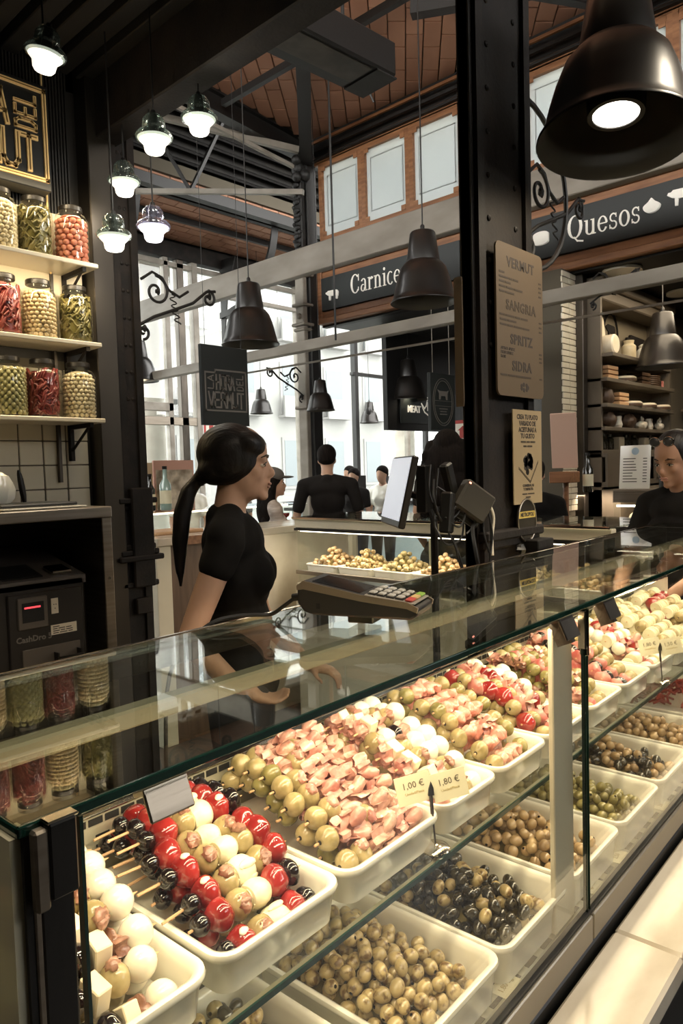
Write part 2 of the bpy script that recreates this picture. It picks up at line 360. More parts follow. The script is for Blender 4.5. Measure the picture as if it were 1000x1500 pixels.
# wall with the jars, Y=3
wl=struct('wall_left',MB().box(-3,1.60,3.0,3.12,0,3.6),'reeded')
sl=MB()
for i in range(70):
    x=.62+i*.0135; 
    if x<1.57: sl.box(x,x+.007,2.985,3.0,2.62,3.45)
o=sub('slat',sl,'reeded',wl); o['kind']='stuff'
tl=MB().box(.0,1.585,2.992,3.0,1.30,2.05); g=sub('tile_backing',tl,'grout',wl)
tile=MB().box(-.0485,.0485,-.006,.0,-.0485,.0485,ch=.003).mesh('tile','tile_white',0)
for r in range(8):
    for c in range(11):
        x=1.534-c*.1015; z=1.355+r*.1015
        if z>2.05 or x<.5: continue
        inst('tile',tile,wl,(x,2.992,z),(0,rnd.uniform(-.01,.01),0))
sub('lit_panel',MB().box(.0,1.585,2.975,2.998,2.11,2.66),'backlit',wl)
struct('trim_1',MB().box(1.60,1.70,2.90,3.10,0,3.3,ch=.004),'post_steel')
# own-stall ceiling: beam along the edge X=1.75 and dark slatted soffit
cl=struct('ceiling',MB().box(-5,1.68,-5,3.0,3.30,3.38),'ceil_dark')
slat=MB().box(-.035,.035,-3.9,0,-.03,.03,ch=.004).mesh('slat','ceil_dark',0)
for i in range(15): inst('slat',slat,cl,(.15+i*.105,2.95,3.27))
struct('ceiling_beam',MB().box(1.64,1.755,-5,3.0,3.0,3.40,ch=.006),'iron')
struct('wall_canopy',MB().box(-5,1.72,3.0,3.1,3.2,4.0),'ceil_dark')
# ------------------------------------------------ market roof A with clay tiles on its underside
sA=.13
def roofz(x): return 4.9+(5.62-x)*sA
rfA=struct('ceiling_roof',MB().add([(5.7,-5,roofz(5.7)+.06),(5.7,5.55,roofz(5.7)+.06),(-5.2,5.55,roofz(-5.2)+.06),(-5.2,-5,roofz(-5.2)+.06),(5.7,-5,roofz(5.7)+.2),(5.7,5.55,roofz(5.7)+.2),(-5.2,5.55,roofz(-5.2)+.2),(-5.2,-5,roofz(-5.2)+.2)],[(0,1,2,3),(4,5,6,7),(0,1,5,4),(1,2,6,5),(2,3,7,6),(3,0,4,7)]),'grout')
K['rooftile']=mat('clay_roof_tile',(.33,.16,.095),.75,c2=(.46,.245,.155),scale=2.0,contrast=(.25,.75))
rt_me=MB().box(-.142,.142,-.067,.067,-.016,.014,ch=.004).mesh('roof_tile','rooftile',0)
sl_a=math.atan(sA); n=0; rest=MB()
ang=R(38)   # the courses run obliquely
ca,sa=math.cos(ang),math.sin(ang)
cand=[]
for i in range(-40,60):
    for j in range(-60,60):
        u=i*.292+(j%2)*.146; v=j*.142
        x=3.9+u*ca-v*sa; y=3.2+u*sa+v*ca
        if 1.9<x<5.58 and .2<y<5.42: cand.append(((x-4.6)**2+(y-3.9)**2,x,y))
cand.sort()
for k,(d,x,y) in enumerate(cand):
    Mx=Matrix.Translation((x,y,roofz(x)+.045))@Matrix.Rotation(sl_a,4,'Y')@Matrix.Rotation(ang,4,'Z')@Matrix.Rotation(rnd.uniform(-.02,.02),4,'X')
    if k<300:
        o=inst('roof_tile',rt_me,rfA); o.matrix_basis=Mx
    else: rest.box(-.142,.142,-.067,.067,-.016,.014,M=Mx)
o=sub('distant_roof_tiles',rest,'rooftile',rfA,smooth=0); o['kind']='stuff'
def beam(name,p0,p1,wd,ht,m,ib=False):
    p0=Vector(p0);p1=Vector(p1); d=(p1-p0); M=Matrix.Translation(p0)@d.to_track_quat('X','Z').to_matrix().to_4x4(); L=d.length; mb=MB()
    if ib:
        mb.box(0,L,-wd/2,wd/2,-ht/2,-ht/2+.02,M=M); mb.box(0,L,-wd/2,wd/2,ht/2-.02,ht/2,M=M); mb.box(0,L,-.012,.012,-ht/2+.02,ht/2-.02,M=M)
    else: mb.box(0,L,-wd/2,wd/2,-ht/2,ht/2,M=M)
    return struct(name,mb,m)
beam('roof_beam',(5.5,-4,4.82),(5.5,5.5,4.82),.14,.22,'iron2',True)
beam('roof_beam',(5.75,5.5,4.86),(-2,5.5,5.5),.12,.2,'iron2',True)
beam('roof_beam',(5.35,5.35,4.75),(3.0,3.0,5.1),.12,.18,'iron2',True)      # valley rafter
beam('roof_beam',(5.4,2.1,4.80),(2.6,4.3,5.10),.07,.08,'iron2')
beam('roof_beam',(4.35,-1,4.95),(4.35,5.4,4.95),.05,.06,'iron2')
beam('roof_beam',(3.1,-1,5.12),(3.1,5.4,5.12),.05,.06,'iron2')
beam('roof_beam',(5.3,1.2,4.72),(4.3,3.2,4.80),.09,.11,'iron2')
# roof B: eaves over the street facade
zB=lambda y:4.92+(9.05-y)*.12
rfB=struct('ceiling_eaves',MB().add([(2.5,9.1,zB(9.1)+.05),(12,9.1,zB(9.1)+.05),(12,7.5,zB(7.5)+.05),(2.5,7.5,zB(7.5)+.05),(2.5,9.1,zB(9.1)+.2),(12,9.1,zB(9.1)+.2),(12,7.5,zB(7.5)+.2),(2.5,7.5,zB(7.5)+.2)],[(0,1,2,3),(4,5,6,7),(0,1,5,4),(1,2,6,5),(2,3,7,6),(3,0,4,7)]),'grout')
k=0
for i in range(20):
    for j in range(10):
        x=3.9+i*.292+(j%2)*.146; y=7.6+j*.147
        if x>8.2: continue
        o=inst('roof_tile',rt_me,rfB); o.matrix_basis=Matrix.Translation((x,y,zB(y)+.035))@Matrix.Rotation(-math.atan(.12),4,'X')@Matrix.Rotation(rnd.uniform(-.015,.015),4,'Z')
beam('eaves_beam',(2.5,8.3,zB(8.3)-.03),(12,8.3,zB(8.3)-.03),.05,.07,'iron2')
beam('eaves_beam',(2.5,9.0,4.78),(12,9.0,4.78),.16,.22,'iron')
beam('eaves_beam',(2.5,7.6,zB(7.6)-.02),(12,7.6,zB(7.6)-.02),.12,.16,'iron2')
lv=struct('wall_louvre',MB().box(2.0,14,7.72,7.8,5.0,7.2),'ceil_dark')
lm=MB().box(-6,6,-.05,.05,-.012,.012).mesh('slat','iron2',0)
for i in range(13): inst('slat',lm,lv,(8,7.66,5.15+i*.15),(R(35),0,0))
struct('ceiling_link',MB().box(-5,14,5.5,7.8,6.6,6.7),'ceil_dark')
struct('wall_upper',MB().add([(-5,5.5,5),(5.7,5.5,5.0),(5.7,5.5,6.7),(-5,5.5,6.7),(-5,5.6,5),(5.7,5.6,5.0),(5.7,5.6,6.7),(-5,5.6,6.7)],[(0,1,2,3),(4,5,6,7),(0,1,5,4),(1,2,6,5),(2,3,7,6),(3,0,4,7)]),'ceil_dark')
# tie rods and curved brackets of the roof trusses
beam('tie_rod',(5.3,5.35,4.38),(3.6,8.9,4.95),.05,.05,'paint_beam')
beam('tie_rod',(5.25,5.4,4.62),(2.6,5.6,5.0),.035,.035,'paint_beam')
beam('tie_rod',(5.2,5.3,4.75),(3.0,6.7,5.15),.05,.06,'paint_beam')
beam('truss_strut',(4.55,6.9,5.35),(4.75,6.5,4.57),.035,.035,'iron2')
beam('truss_strut',(5.3,6.6,5.5),(4.75,6.5,4.57),.035,.035,'iron2')
for x in (4.85,7.05):
    mb=MB(); pts=[Vector((x,8.95-1.25*math.sin(a)-.0,3.95+1.15*(1-math.cos(a))+.0)) for a in [PI/2*i/10 for i in range(11)]]
    for i in range(10):
        mb.add([pts[i]+Vector((-.06,0,-.03)),pts[i+1]+Vector((-.06,0,-.03)),pts[i+1]+Vector((-.06,0,.06)),pts[i]+Vector((-.06,0,.06)),pts[i]+Vector((.06,0,-.03)),pts[i+1]+Vector((.06,0,-.03)),pts[i+1]+Vector((.06,0,.06)),pts[i]+Vector((.06,0,.06))],[(0,1,2,3),(4,5,6,7),(0,1,5,4),(1,2,6,5),(2,3,7,6),(3,0,4,7)])
    mb.prism([(8.98,3.3),(8.98,4.8),(8.6,4.8),(8.8,4.3)],.02,M=Matrix(((0,0,1,x-.01),(1,0,0,0),(0,1,0,0),(0,0,0,1))))
    struct('roof_bracket',mb,'iron2')
# ------------------------------------------------ cast iron columns
def column(name,x0,x1,y0,y1,z1,label,extra=None):
    t=root(name,label,'column',((x0+x1)/2,(y0+y1)/2,0)); t['kind']='structure'
    mb=MB().box(x0,x1,y0,y1,0,z1,ch=.008); part('shaft',mb,'iron',t)
    mb=MB()
    for fx in (x0,x1-.035):
        mb.box(fx,fx+.035,y0-.014,y0,0,z1)
    for fy in (y0,y1-.035): mb.box(x0-.014,x0,fy,fy+.035,0,z1)
    part('corner_rib',mb,'iron',t)
    mb=MB()
    for i in range(12):
        z=1.9+i*.12
        for xx in (x0+.075,x1-.075): mb.lathe([(.009,0),(.008,.004),(.003,.007)],8,M=Matrix.Translation((xx,y0,z))@Matrix.Rotation(R(90),4,'X'))
    part('rivet',mb,'iron',t)
    return t
cA=column('iron_column',1.775,2.075,1.12,1.160,3.3,'big dark cast iron column carrying the menu boards behind the counter')
mb=MB()
for z,e in ((1.02,.055),(1.10,.03),(1.31,.02),(1.335,.03)): mb.box(1.775-e*.3,2.075+e,1.12-e,1.160+e*.2,z,z+.03,ch=.006)
part('plinth_moulding',mb,'iron',cA); part('web',MB().box(1.95,2.07,1.16,1.27,0,3.3,ch=.005),'iron',cA)
cB=column('iron_column',1.705,1.83,2.93,3.0,3.3,'slim dark iron column with moulded base beside the steel post')
mb=MB()
for z,e in ((1.05,.03),(1.17,.05),(1.195,.035),(1.22,.025),(1.40,.02),(1.43,.035)): mb.box(1.705-e,1.83+e,2.93-e,3.0+e,z,z+.025,ch=.005)
mb.box(1.725,1.835,2.885,2.93,1.05,1.5,ch=.006); part('base_moulding',mb,'iron',cB)
mb=MB().box(1.73,1.81,2.885,2.93,.93,1.0,ch=.004); p=part('maker_plate',mb,'iron',cB)
# far column with ornate capital (junction of the roof beams)
t=root('iron_column','ornate grey and black iron column under the roof junction beside the far sign','column',(5.38,5.42,0)); t['kind']='structure'
part('shaft',MB().box(5.36,5.5,5.36,5.48,0,4.8,ch=.01),'iron2',t)
part('front_face',MB().box(5.28,5.34,5.38,5.50,0,3.55,ch=.008),'paint_beam',t,label='weathered grey painted front face')
mb=MB().box(5.29,5.35,5.38,5.50,3.6,4.5,ch=.01)
for i in range(11):
    z=3.62+i*.085; mb.ell((5.28,5.44,z),(.022,.05,.03),8,6); mb.ell((5.285,5.395+.09*(i%2),z+.04),(.02,.02,.02),8,6)
part('capital_ornament',mb,'iron2',t)
mb=MB()
for z,e in ((3.25,.03),(3.05,.035),(3.55,.05),(2.2,.03),(3.0,.02)): mb.box(5.28-e,5.40,5.38-e,5.50+e,z,z+.03,ch=.008)
mb.ell((5.275,5.44,3.15),(.025,.03,.03),10,8); part('moulding',mb,'paint_beam',t)
mb=MB()
for dz,dx,dy,r in ((4.62,-.02,.0,.07),(4.52,-.07,-.03,.05),(4.55,.02,-.06,.06),(4.68,-.08,-.04,.05)): mb.ell((5.3+dx,5.40+dy,dz),r,10,8)
part('pipe_joint',mb,'iron2',t)
# ------------------------------------------------ facade X=5.5 (butcher left, cheese right)
fc=root('stall_fascia','long oak fascia with moulded rails over the market stalls','fascia',(5.5,2,3.07)); fc['kind']='structure'
y0,y1=-2.2,5.36
def rail(z0,z1,d,m='wood_or',nm='rail',ya=y0,yb=y1): return part(nm,MB().box(5.5-d,5.56,ya,yb,z0,z1,ch=.008),m,fc)
rail(3.07,3.13,.05); rail(3.13,3.20,.02); rail(3.53,3.60,.02); rail(3.60,3.64,.05); rail(3.64,3.68,.03); rail(3.68,3.78,0); rail(3.78,3.83,.04); rail(3.83,3.90,.01)
rail(4.68,4.76,.03)
part('back_board',MB().box(5.53,5.60,y0,y1,3.05,3.92),'ceil_dark',fc)
for y in (5.33,3.53,3.45,): part('stile',MB().box(5.46,5.55,y-.035,y+.035,3.10,3.62,ch=.006),'wood_or',fc)
# transom windows
n=1
ys=[5.30,4.72,4.14,3.56,2.98,2.40,1.82,1.24,.66,.08,-.5,-1.08,-1.66,-2.2]
K['frost_window']=mat('frosted_window_glass',(.55,.58,.57),.5,c2=(.62,.64,.62),scale=2)
nt=K['frost_window'].node_tree; out=nt.nodes['Material Output']; tr=nt.nodes.new('ShaderNodeBsdfTranslucent'); tr.inputs[0].default_value=(.62,.66,.66,1); mx=nt.nodes.new('ShaderNodeMixShader'); mx.inputs[0].default_value=.55
nt.links.new(nt.nodes['Principled BSDF'].outputs[0],mx.inputs[1]); nt.links.new(tr.outputs[0],mx.inputs[2]); nt.links.new(mx.outputs[0],out.inputs[0])
for i in range(len(ys)-1):
    a,b=ys[i+1],ys[i]; t=root('window_%d'%n,None,None,(5.5,(a+b)/2,3.9)); t['kind']='structure'; n+=1
    mb=MB().box(5.47,5.55,a,a+.045,3.9,4.70).box(5.47,5.55,b-.045,b,3.9,4.70).box(5.47,5.55,a+.04,b-.04,3.9,3.95).box(5.47,5.55,a+.04,b-.04,4.64,4.70)
    part('window_frame',mb,'wood_or',t)
    part('pane',MB().box(5.505,5.515,a+.04,b-.04,3.94,4.65),'frost_window',t)
    mb=MB()
    for yy in (a+.045,b-.095):
        for zz in (3.95,4.60): mb.box(5.465,5.475,yy,yy+.05,zz,zz+.045)
    part('corner_bracket',mb,'wood_or',t)
    mb=MB()
    for (q0,q1,w0,w1) in ((a+.09,b-.09,4.05,4.06),(a+.09,b-.09,4.55,4.56)): mb.box(5.5035,5.505,q0,q1,w0,w1)
    for q in (a+.09,b-.10): mb.box(5.5035,5.505,q,q+.01,4.05,4.56)
    part('etched_line',mb,'letter_grey' if False else 'frost_window',t)
    part('lamp_tube',MB().cyl((5.60,a+.08,4.60),(5.60,b-.08,4.60),.018),'led',t)
beam('pipe_run',(5.42,-2,4.80),(5.42,5.3,4.80),.03,.03,'iron2'); beam('pipe_run',(5.40,1,4.87),(5.40,5.3,4.87),.025,.025,'wood_or')
struct('wall_upper_fascia',MB().box(5.53,5.6,-2.2,5.36,4.76,5.05),'ceil_dark')
# stall interiors behind the fascia
struct('ceiling_stall',MB().box(5.6,8.6,-2.2,3.9,3.06,3.12),'ceil_dark')
struct('ceiling_butcher',MB().box(5.6,9.0,3.9,5.3,3.06,3.12),'iron2')
# cheese stall side wall Y=2.6, back wall X=8
bp=struct('pier_brick',MB().box(5.38,5.58,2.62,2.8,0,3.07),'grout')
bm_=MB().box(-.058,.058,-.012,0,-.021,.021,ch=.003).mesh('brick','brick_white',0)
for r in range(40):
    for c in range(2):
        inst('brick',bm_,bp,(5.43+c*.122+(.0 if r%2 else -.012),2.62,1.2+r*.047))
struct('trim_2',MB().box(5.60,5.68,2.55,2.66,0,3.07,ch=.005),'steel_dk')
K['cab']=mat('taupe_cabinet_paint',(.13,.105,.075),.6,c2=(.155,.125,.09),scale=3)
K['cab_lt']=mat('taupe_cabinet_back',(.24,.20,.135),.7)
struct('wall_cheese_side',MB().box(5.68,8.6,2.66,2.75,0,3.07),'cab_lt'); struct('wall_cheese_back',MB().box(8.5,8.6,-2.2,2.66,0,3.07),'black_panel')
struct('wall_stall_divider',MB().box(5.6,8.6,2.76,2.82,0,3.07),'iron2')
struct('wall_cheese_end',MB().box(5.6,8.6,-2.3,-2.2,0,5),'ceil_dark')
# bulkhead with the white lettering (butcher's far side)
bk=struct('wall_bulkhead',MB().box(6.13,8.4,5.0,5.06,1.98,3.06),'iron2')
# ------------------------------------------------ overhead beams in the aisle
for z0,z1,nm in ((3.25,3.48,'upper'),(2.60,2.69,'lower')):
    struct('aisle_beam',MB().box(4.46,4.54,-3,8.9,z0,z1,ch=.006),'paint_beam')
beam('rod',(4.75,-1,2.52),(4.75,6.2,2.56),.016,.016,'paint_beam')
struct('beam_bracket',MB().box(4.44,4.56,2.72,2.76,2.53,2.76).cyl((4.5,2.74,2.53),(4.5,2.74,2.46),.02,.008),'iron2')
# ------------------------------------------------ street facade Y=9
fa=root('window_14',None,None,(8,9,0)); fa['kind']='structure'
for x0,x1,m,w in ((4.55,4.62,'paint_beam',.08),(6.02,6.10,'paint_beam',.1),(6.24,6.36,'steel_dk',.1),(6.5,6.6,'paint_beam',.12),(8.6,8.7,'paint_beam',.1),(10.05,10.14,'iron2',.12),(11.6,11.68,'paint_beam',.1),(12.2,12.3,'iron2',.1),(14,14.1,'iron2',.1)):
    part('mullion',MB().box(x0,x1,9-w/2,9+w/2,0,4.75,ch=.008),m,fa)
for z0,z1,x0,x1,m in ((2.28,2.40,2,6.5,'steel'),(2.48,2.60,2,6.1,'paint_beam'),(0,.5,2,6.6,'steel'),(4.55,4.62,2,14,'paint_beam'),(4.25,4.31,6.6,10,'paint_beam'),(1.0,1.06,6.6,14,'iron2'),(3.3,3.36,10,16,'iron2')):
    part('transom_bar',MB().box(x0,x1,8.95,9.04,z0,z1,ch=.006),m,fa)
part('pane',MB().box(2,16.8,9.0,9.008,.1,4.7),'window_glass',fa)
struct('wall_facade_left',MB().box(-5,2.5,8.9,9.1,0,6.8),'ceil_dark')
struct('wall_facade_right',MB().box(16.8,17,-5,9.1,0,6.8),'ceil_dark')
struct('wall_facade_top',MB().box(2.5,17,9.05,9.1,4.75,6.8),'ceil_dark')
# buildings and stone columns across the street
K['bld']=mat('pale_render',(.27,.265,.25),.9,c2=(.31,.30,.29),scale=.6)
K['bldw']=mat('pale_window_blue',(.17,.19,.20),.3)
K['stone']=mat('pale_stone_column',(.42,.37,.31),.8,c2=(.52,.47,.40),scale=3)
def building(x0,x1,y,h,lab):
    t=root('street_building',lab,'building',((x0+x1)/2,y+2,-.15)); part('wall',MB().box(x0,x1,y,y+4,-.15,h),'bld',t)
    me_f=MB().box(-.75,.75,-.06,0,-1.25,1.25).mesh('window','bld',0); me_p=MB().box(-.6,.6,-.08,-.06,-1.1,1.1).mesh('pane','bldw',0); me_b=MB().box(-.9,.9,-.5,-.4,-1.3,-.4).box(-.9,.9,-.5,0,-1.4,-1.3).mesh('balcony','bld',0)
    xx=x0+1.5
    while xx<x1-1:
        for zz in (2.0,5.6,9.2):
            if zz<h-1.3:
                w_=inst('window',me_f,t); w_.matrix_parent_inverse=RM[t.name].inverted(); w_.location=(xx,y,zz)
                inst('pane',me_p,w_); 
                if zz>3: inst('balcony',me_b,w_)
        xx+=3.0
building(4,16,24,13,'pale rendered town building seen straight through the tall left glass')
building(17,34,26,12,'paler town building farther right behind the dark column')
for x,lab in ((6.5,'thick stone column outside the glass, seen beside the hanging lamps at left'),(13.1,'slimmer stone column outside the glass, behind the standing man')):
    t=root('stone_column',lab,'column',(x,10.2,-.15)); part('shaft',MB().cyl((x,10.2,.2),(x,10.2,4.7),.24,.21,20),'stone',t); part('base',MB().box(x-.32,x+.32,9.88,10.52,-.15,.2,ch=.03).box(x-.3,x+.3,9.9,10.5,4.7,5.0,ch=.03),'stone',t)
# ================================================================ FRONT COUNTER
FC=root('display_case','long glass topped tapas display case with steel base in the foreground','display case'); FC.matrix_world=CFM; RM[FC.name]=CFM.copy()
def cf(): return MB(CFM)
U0,U1=.21,3.125
part('cabinet_body',cf().box(U0,U1,-.005,.43,.0,.655,ch=.004),'black_panel',FC)
part('base_fascia',cf().box(U0,1.258,-.008,.012,.662,.712,ch=.002),'fascia',FC); part('base_fascia',cf().box(1.263,U1,-.008,.012,.662,.712,ch=.002),'fascia',FC)
dk=part('deck',cf().box(U0+.01,U1-.01,.012,.42,.69,.704),'deck',FC)
sm=cf().box(-.017,.017,-.004,.004,0,.0008).mesh('slot','slot',0)
sm=MB().box(-.017,.017,-.004,.004,0,.0008).mesh('slot','slot',0)
for i in range(52):
    o=inst('slot',sm,dk); o.matrix_basis=CFM@Matrix.Translation((U0+.03+i*.06,.030 if i%2==0 else .030,.7042)); 
    if i<40:
        o=inst('slot',sm,dk); o.matrix_basis=CFM@Matrix.Translation((U0+.06+i*.06,.052,.7042))
part('gasket',cf().box(U0,U1,-.003,.013,.712,.717),'rubber',FC)
part('front_pane',cf().box(.262,1.252,.001,.007,.716,1.287),'glass_clear',FC)
part('front_pane',cf().box(1.266,U1,.001,.007,.716,1.287),'glass_clear',FC)
part('pane_edge',cf().box(1.252,1.2535,.0,.008,.716,1.287),'glass_edge',FC,label='dark green glass edge'); part('pane_edge',cf().box(1.2645,1.266,.0,.008,.716,1.287),'glass_edge',FC,label='dark green glass edge')
part('pane_edge',cf().box(.259,.262,.0,.008,.716,1.287),'glass_edge',FC,label='dark green glass edge')
# corner post with long steel bracket
mb=cf().box(.214,.219,.0,.02,.70,1.288).box(.225,.254,.002,.026,.70,1.288,ch=.003); part('corner_post',mb,'black_metal',FC)
part('post_trim',cf().box(.2195,.2245,-.002,.03,.70,1.288,ch=.001),'steel',FC)
part('corner_bracket',cf().box(.228,.251,-.012,-.002,1.237,1.296,ch=.002),'black_metal',FC,label='tall steel corner bracket, shaded face painted dark')  # shade on this face of the bracket is put into a darker metal
part('bracket_lit_side',cf().box(.217,.228,-.012,-.002,1.232,1.294,ch=.002),'steel',FC); part('bracket_lip',cf().box(.227,.252,-.013,.0,1.296,1.2985,ch=.001),'chrome',FC)  # lit face of the same bracket, in a brighter metal
part('end_panel',cf().box(.206,.214,.004,.425,.66,1.288),'glass_frost',FC,label='greenish frosted end panel')
part('divider_post',cf().box(1.168,1.25,.024,.034,.706,1.262,ch=.002),'cream_metal',FC,label='pale cream upright panel')
part('grommet',cf().lathe([(.009,0),(.009,.003),(.004,.003)],16,M=Matrix.Translation((1.212,.024,1.245))@Matrix.Rotation(R(90),4,'X')),'wood_or',FC)
# top glass
part('top_glass',cf().box(U0+.003,U1,.004,.428,1.2885,1.2975),'glass_top',FC)
part('top_glass_edge',cf().box(U0,U1+.1,-.001,.0035,1.2885,1.2975,ch=.001),'glass_edge',FC,label='dark green glass edge')
part('top_glass_edge',cf().box(U0,U0+.003,-.001,.43,1.2885,1.2975,ch=.001),'glass_edge',FC,label='dark green glass edge')
part('top_trim',cf().box(U0,U1,.428,.434,1.288,1.299,ch=.001),'chrome',FC,label='bright metal back edge strip')
part('top_joint',cf().box(2.9,2.905,.004,.428,1.2972,1.2985),'rubber',FC)
part('light_rail',cf().box(U0+.02,U1,.2,.226,1.262,1.284,ch=.003),'rail',FC,label='cream rail under the glass top')
# hinge clips on the front panes
for i,u in enumerate((.341,1.175,1.375,2.2,2.3)):
    mb=cf(); Mx=Matrix.Translation((u,-.004,1.262))@Matrix.Rotation(R(-24),4,'X'); wd=.023 if i==0 else .028
    mb.box(-wd,wd,-.004,.0,(-.004 if i==0 else -.014),.024,ch=.0015,M=Mx); mb.box(-wd,wd,-.004,.014,.020,.025,ch=.001,M=Mx)
    if i>0: 
        mb.box(-.006,.006,.0,.03,-.02,.02,M=Mx)
    part('hinge_clip',mb,'steel' if i==0 else 'steel_dk',FC)
part('latch_plate',cf().box(1.256,1.262,-.004,.012,1.20,1.287,ch=.001).box(1.243,1.25,-.004,.01,1.215,1.285,ch=.001),'chrome',FC)
# glass shelf
part('glass_shelf',cf().box(.29,U1-.02,.086,.40,.9405,.9485),'glass_clear',FC)
part('shelf_fill_profile',cf().box(.30,U1-.03,.088,.100,.9375,.9405),'rail',FC)  # housing made up for the added shelf lamp
part('shelf_edge',cf().box(.29,U1-.02,.083,.086,.9405,.9485),'glass_edge',FC,label='dark green glass edge')
# perforated rear panel
pp=part('rear_panel',cf().box(U0+.02,U1-.02,.402,.408,.92,1.078),'deck',FC)
part('rear_panel_lip',cf().box(U0+.02,U1-.02,.396,.408,1.078,1.081,ch=.001),'chrome',FC)
vm=MB().box(-.011,.011,-.001,0,-.005,.005).mesh('vent_slot','slot',0); vs_=MB().box(-.011,.011,-.001,0,-.0022,.0022,ch=.0005).mesh('vent_slot','slot',0)
for i in range(95):
    o=inst('vent_slot',vm,pp); o.matrix_basis=CFM@Matrix.Translation((.24+i*.026,.4018,1.068))
for i in range(40):
    for j in range(3):
        o=inst('vent_slot',vs_,pp); o.matrix_basis=CFM@Matrix.Translation((.25+i*.052,.4018,1.046-j*.014))
part('rear_frame',cf().box(U0,U1,.41,.432,1.255,1.288,ch=.003).box(U0,U0+.02,.41,.432,.66,1.288).box(U1-.02,U1,.41,.432,.66,1.288),'black_metal',FC)
# marble ledge in front
ML=root('marble_ledge','cream veined marble ledge running in front of the display case','ledge'); ML.matrix_world=CFM; RM[ML.name]=CFM.copy()
for a,b in ((-.2,1.348),(1.35,3.6)): part('marble_slab',cf().box(a,b,-.142,-.013,.595,.640,ch=.006),'marble',ML)
part('support',cf().box(.2,3.5,-.05,-.012,.45,.595),'black_panel',ML)
# ================================================================ trays
def tray_mb(W,D,H,rim=.012,M=None):
    """rounded gastronorm tray, origin at centre of rim plane; W along x, D along y"""
    def ring(w,d,r,z,n=5):
        pts=[]
        for cx,cy,a0 in ((w/2-r,d/2-r,0),(-w/2+r,d/2-r,90),(-w/2+r,-d/2+r,180),(w/2-r,-d/2+r,270)):
            for i in range(n+1):
                a=R(a0+90*i/n); pts.append((cx+r*math.cos(a),cy+r*math.sin(a),z))
        return pts
    i_=rim; rs=[(W-.022,D-.022,.022,-H),(W-.012,D-.012,.026,-.012),(W-.004,D-.004,.028,-.008),(W,D,.03,-.002),(W-.003,D-.003,.029,.002),(W-i_,D-i_,.025,.003),(W-2*i_,D-2*i_,.022,.0),(W-2*i_-.006,D-2*i_-.006,.02,-.01),(W-2*i_-.02,D-2*i_-.02,.016,-H+.008),(W-2*i_-.04,D-2*i_-.04,.012,-H+.004)]
    vs=[];fs=[]
    for r in rs: vs+=ring(*r)
    n=24
    for j in range(len(rs)-1):
        for i in range(n):
            a=j*n+i;b=j*n+(i+1)%n; fs.append((a,b,b+n,a+n))
    fs.append(list(range(n))[::-1]); fs.append([(len(rs)-1)*n+i for i in range(n)])
    return MB().add(vs,fs)
def tray(u,v,z,W,D,H,label,group):
    me=tray_mb(W,D,H).mesh('tray','melamine',50); o=bpy.data.objects.new('serving_tray',me); COL.objects.link(o)
    o.matrix_world=CFM@Matrix.Translation((u,v,z)); RM[o.name]=o.matrix_world.copy(); return tag(o,label,'tray',group)
# ---- olive meshes
def olive_mesh(m,rx=.0112,rz=.0135,hole=True,var=0):
    mb=MB(); r=random.Random(var); n=14
    a1=.9+r.random()*.2
    prof=[]
    for i in range(11):
        a=-PI/2+PI*i/10; rr=math.cos(a); zz=math.sin(a)
        prof.append((max(.0004,rx*rr**.92 if rr>0 else .0004),rz*zz*(1 if zz<0 else a1)))
    if hole:
        prof[-1]=(.0028,prof[-1][1]-.0004)
        mb.lathe(prof,n,0,cap=False); z=prof[-1][1]; mb.lathe([(.0028,z),(.0024,z-.004),(.0003,z-.0045)],10,1,cap=False)
        return mb.mesh('olive',[m,'hole'],60)
    return mb.lathe(prof,n).mesh('olive',m,60)
OM={k:[olive_mesh(m,a,b,h,i) for i,(a,b,h) in enumerate(v)] for k,(m,v) in dict(
 sp=('olive_sp',[(.0112,.0132,True),(.0118,.0130,True),(.0108,.0138,False)]),
 g=('olive_g',[(.0110,.0135,True),(.0115,.0130,False)]),
 br=('olive_br',[(.0108,.0128,True),(.0112,.0132,False)]),
 dk=('olive_dk',[(.0110,.0145,False),(.0105,.0135,True)]),
 gd=('olive_gd',[(.0105,.0125,True),(.0110,.0128,False)])).items()}
FLAT=[(0,0,0)]
OLV=[]
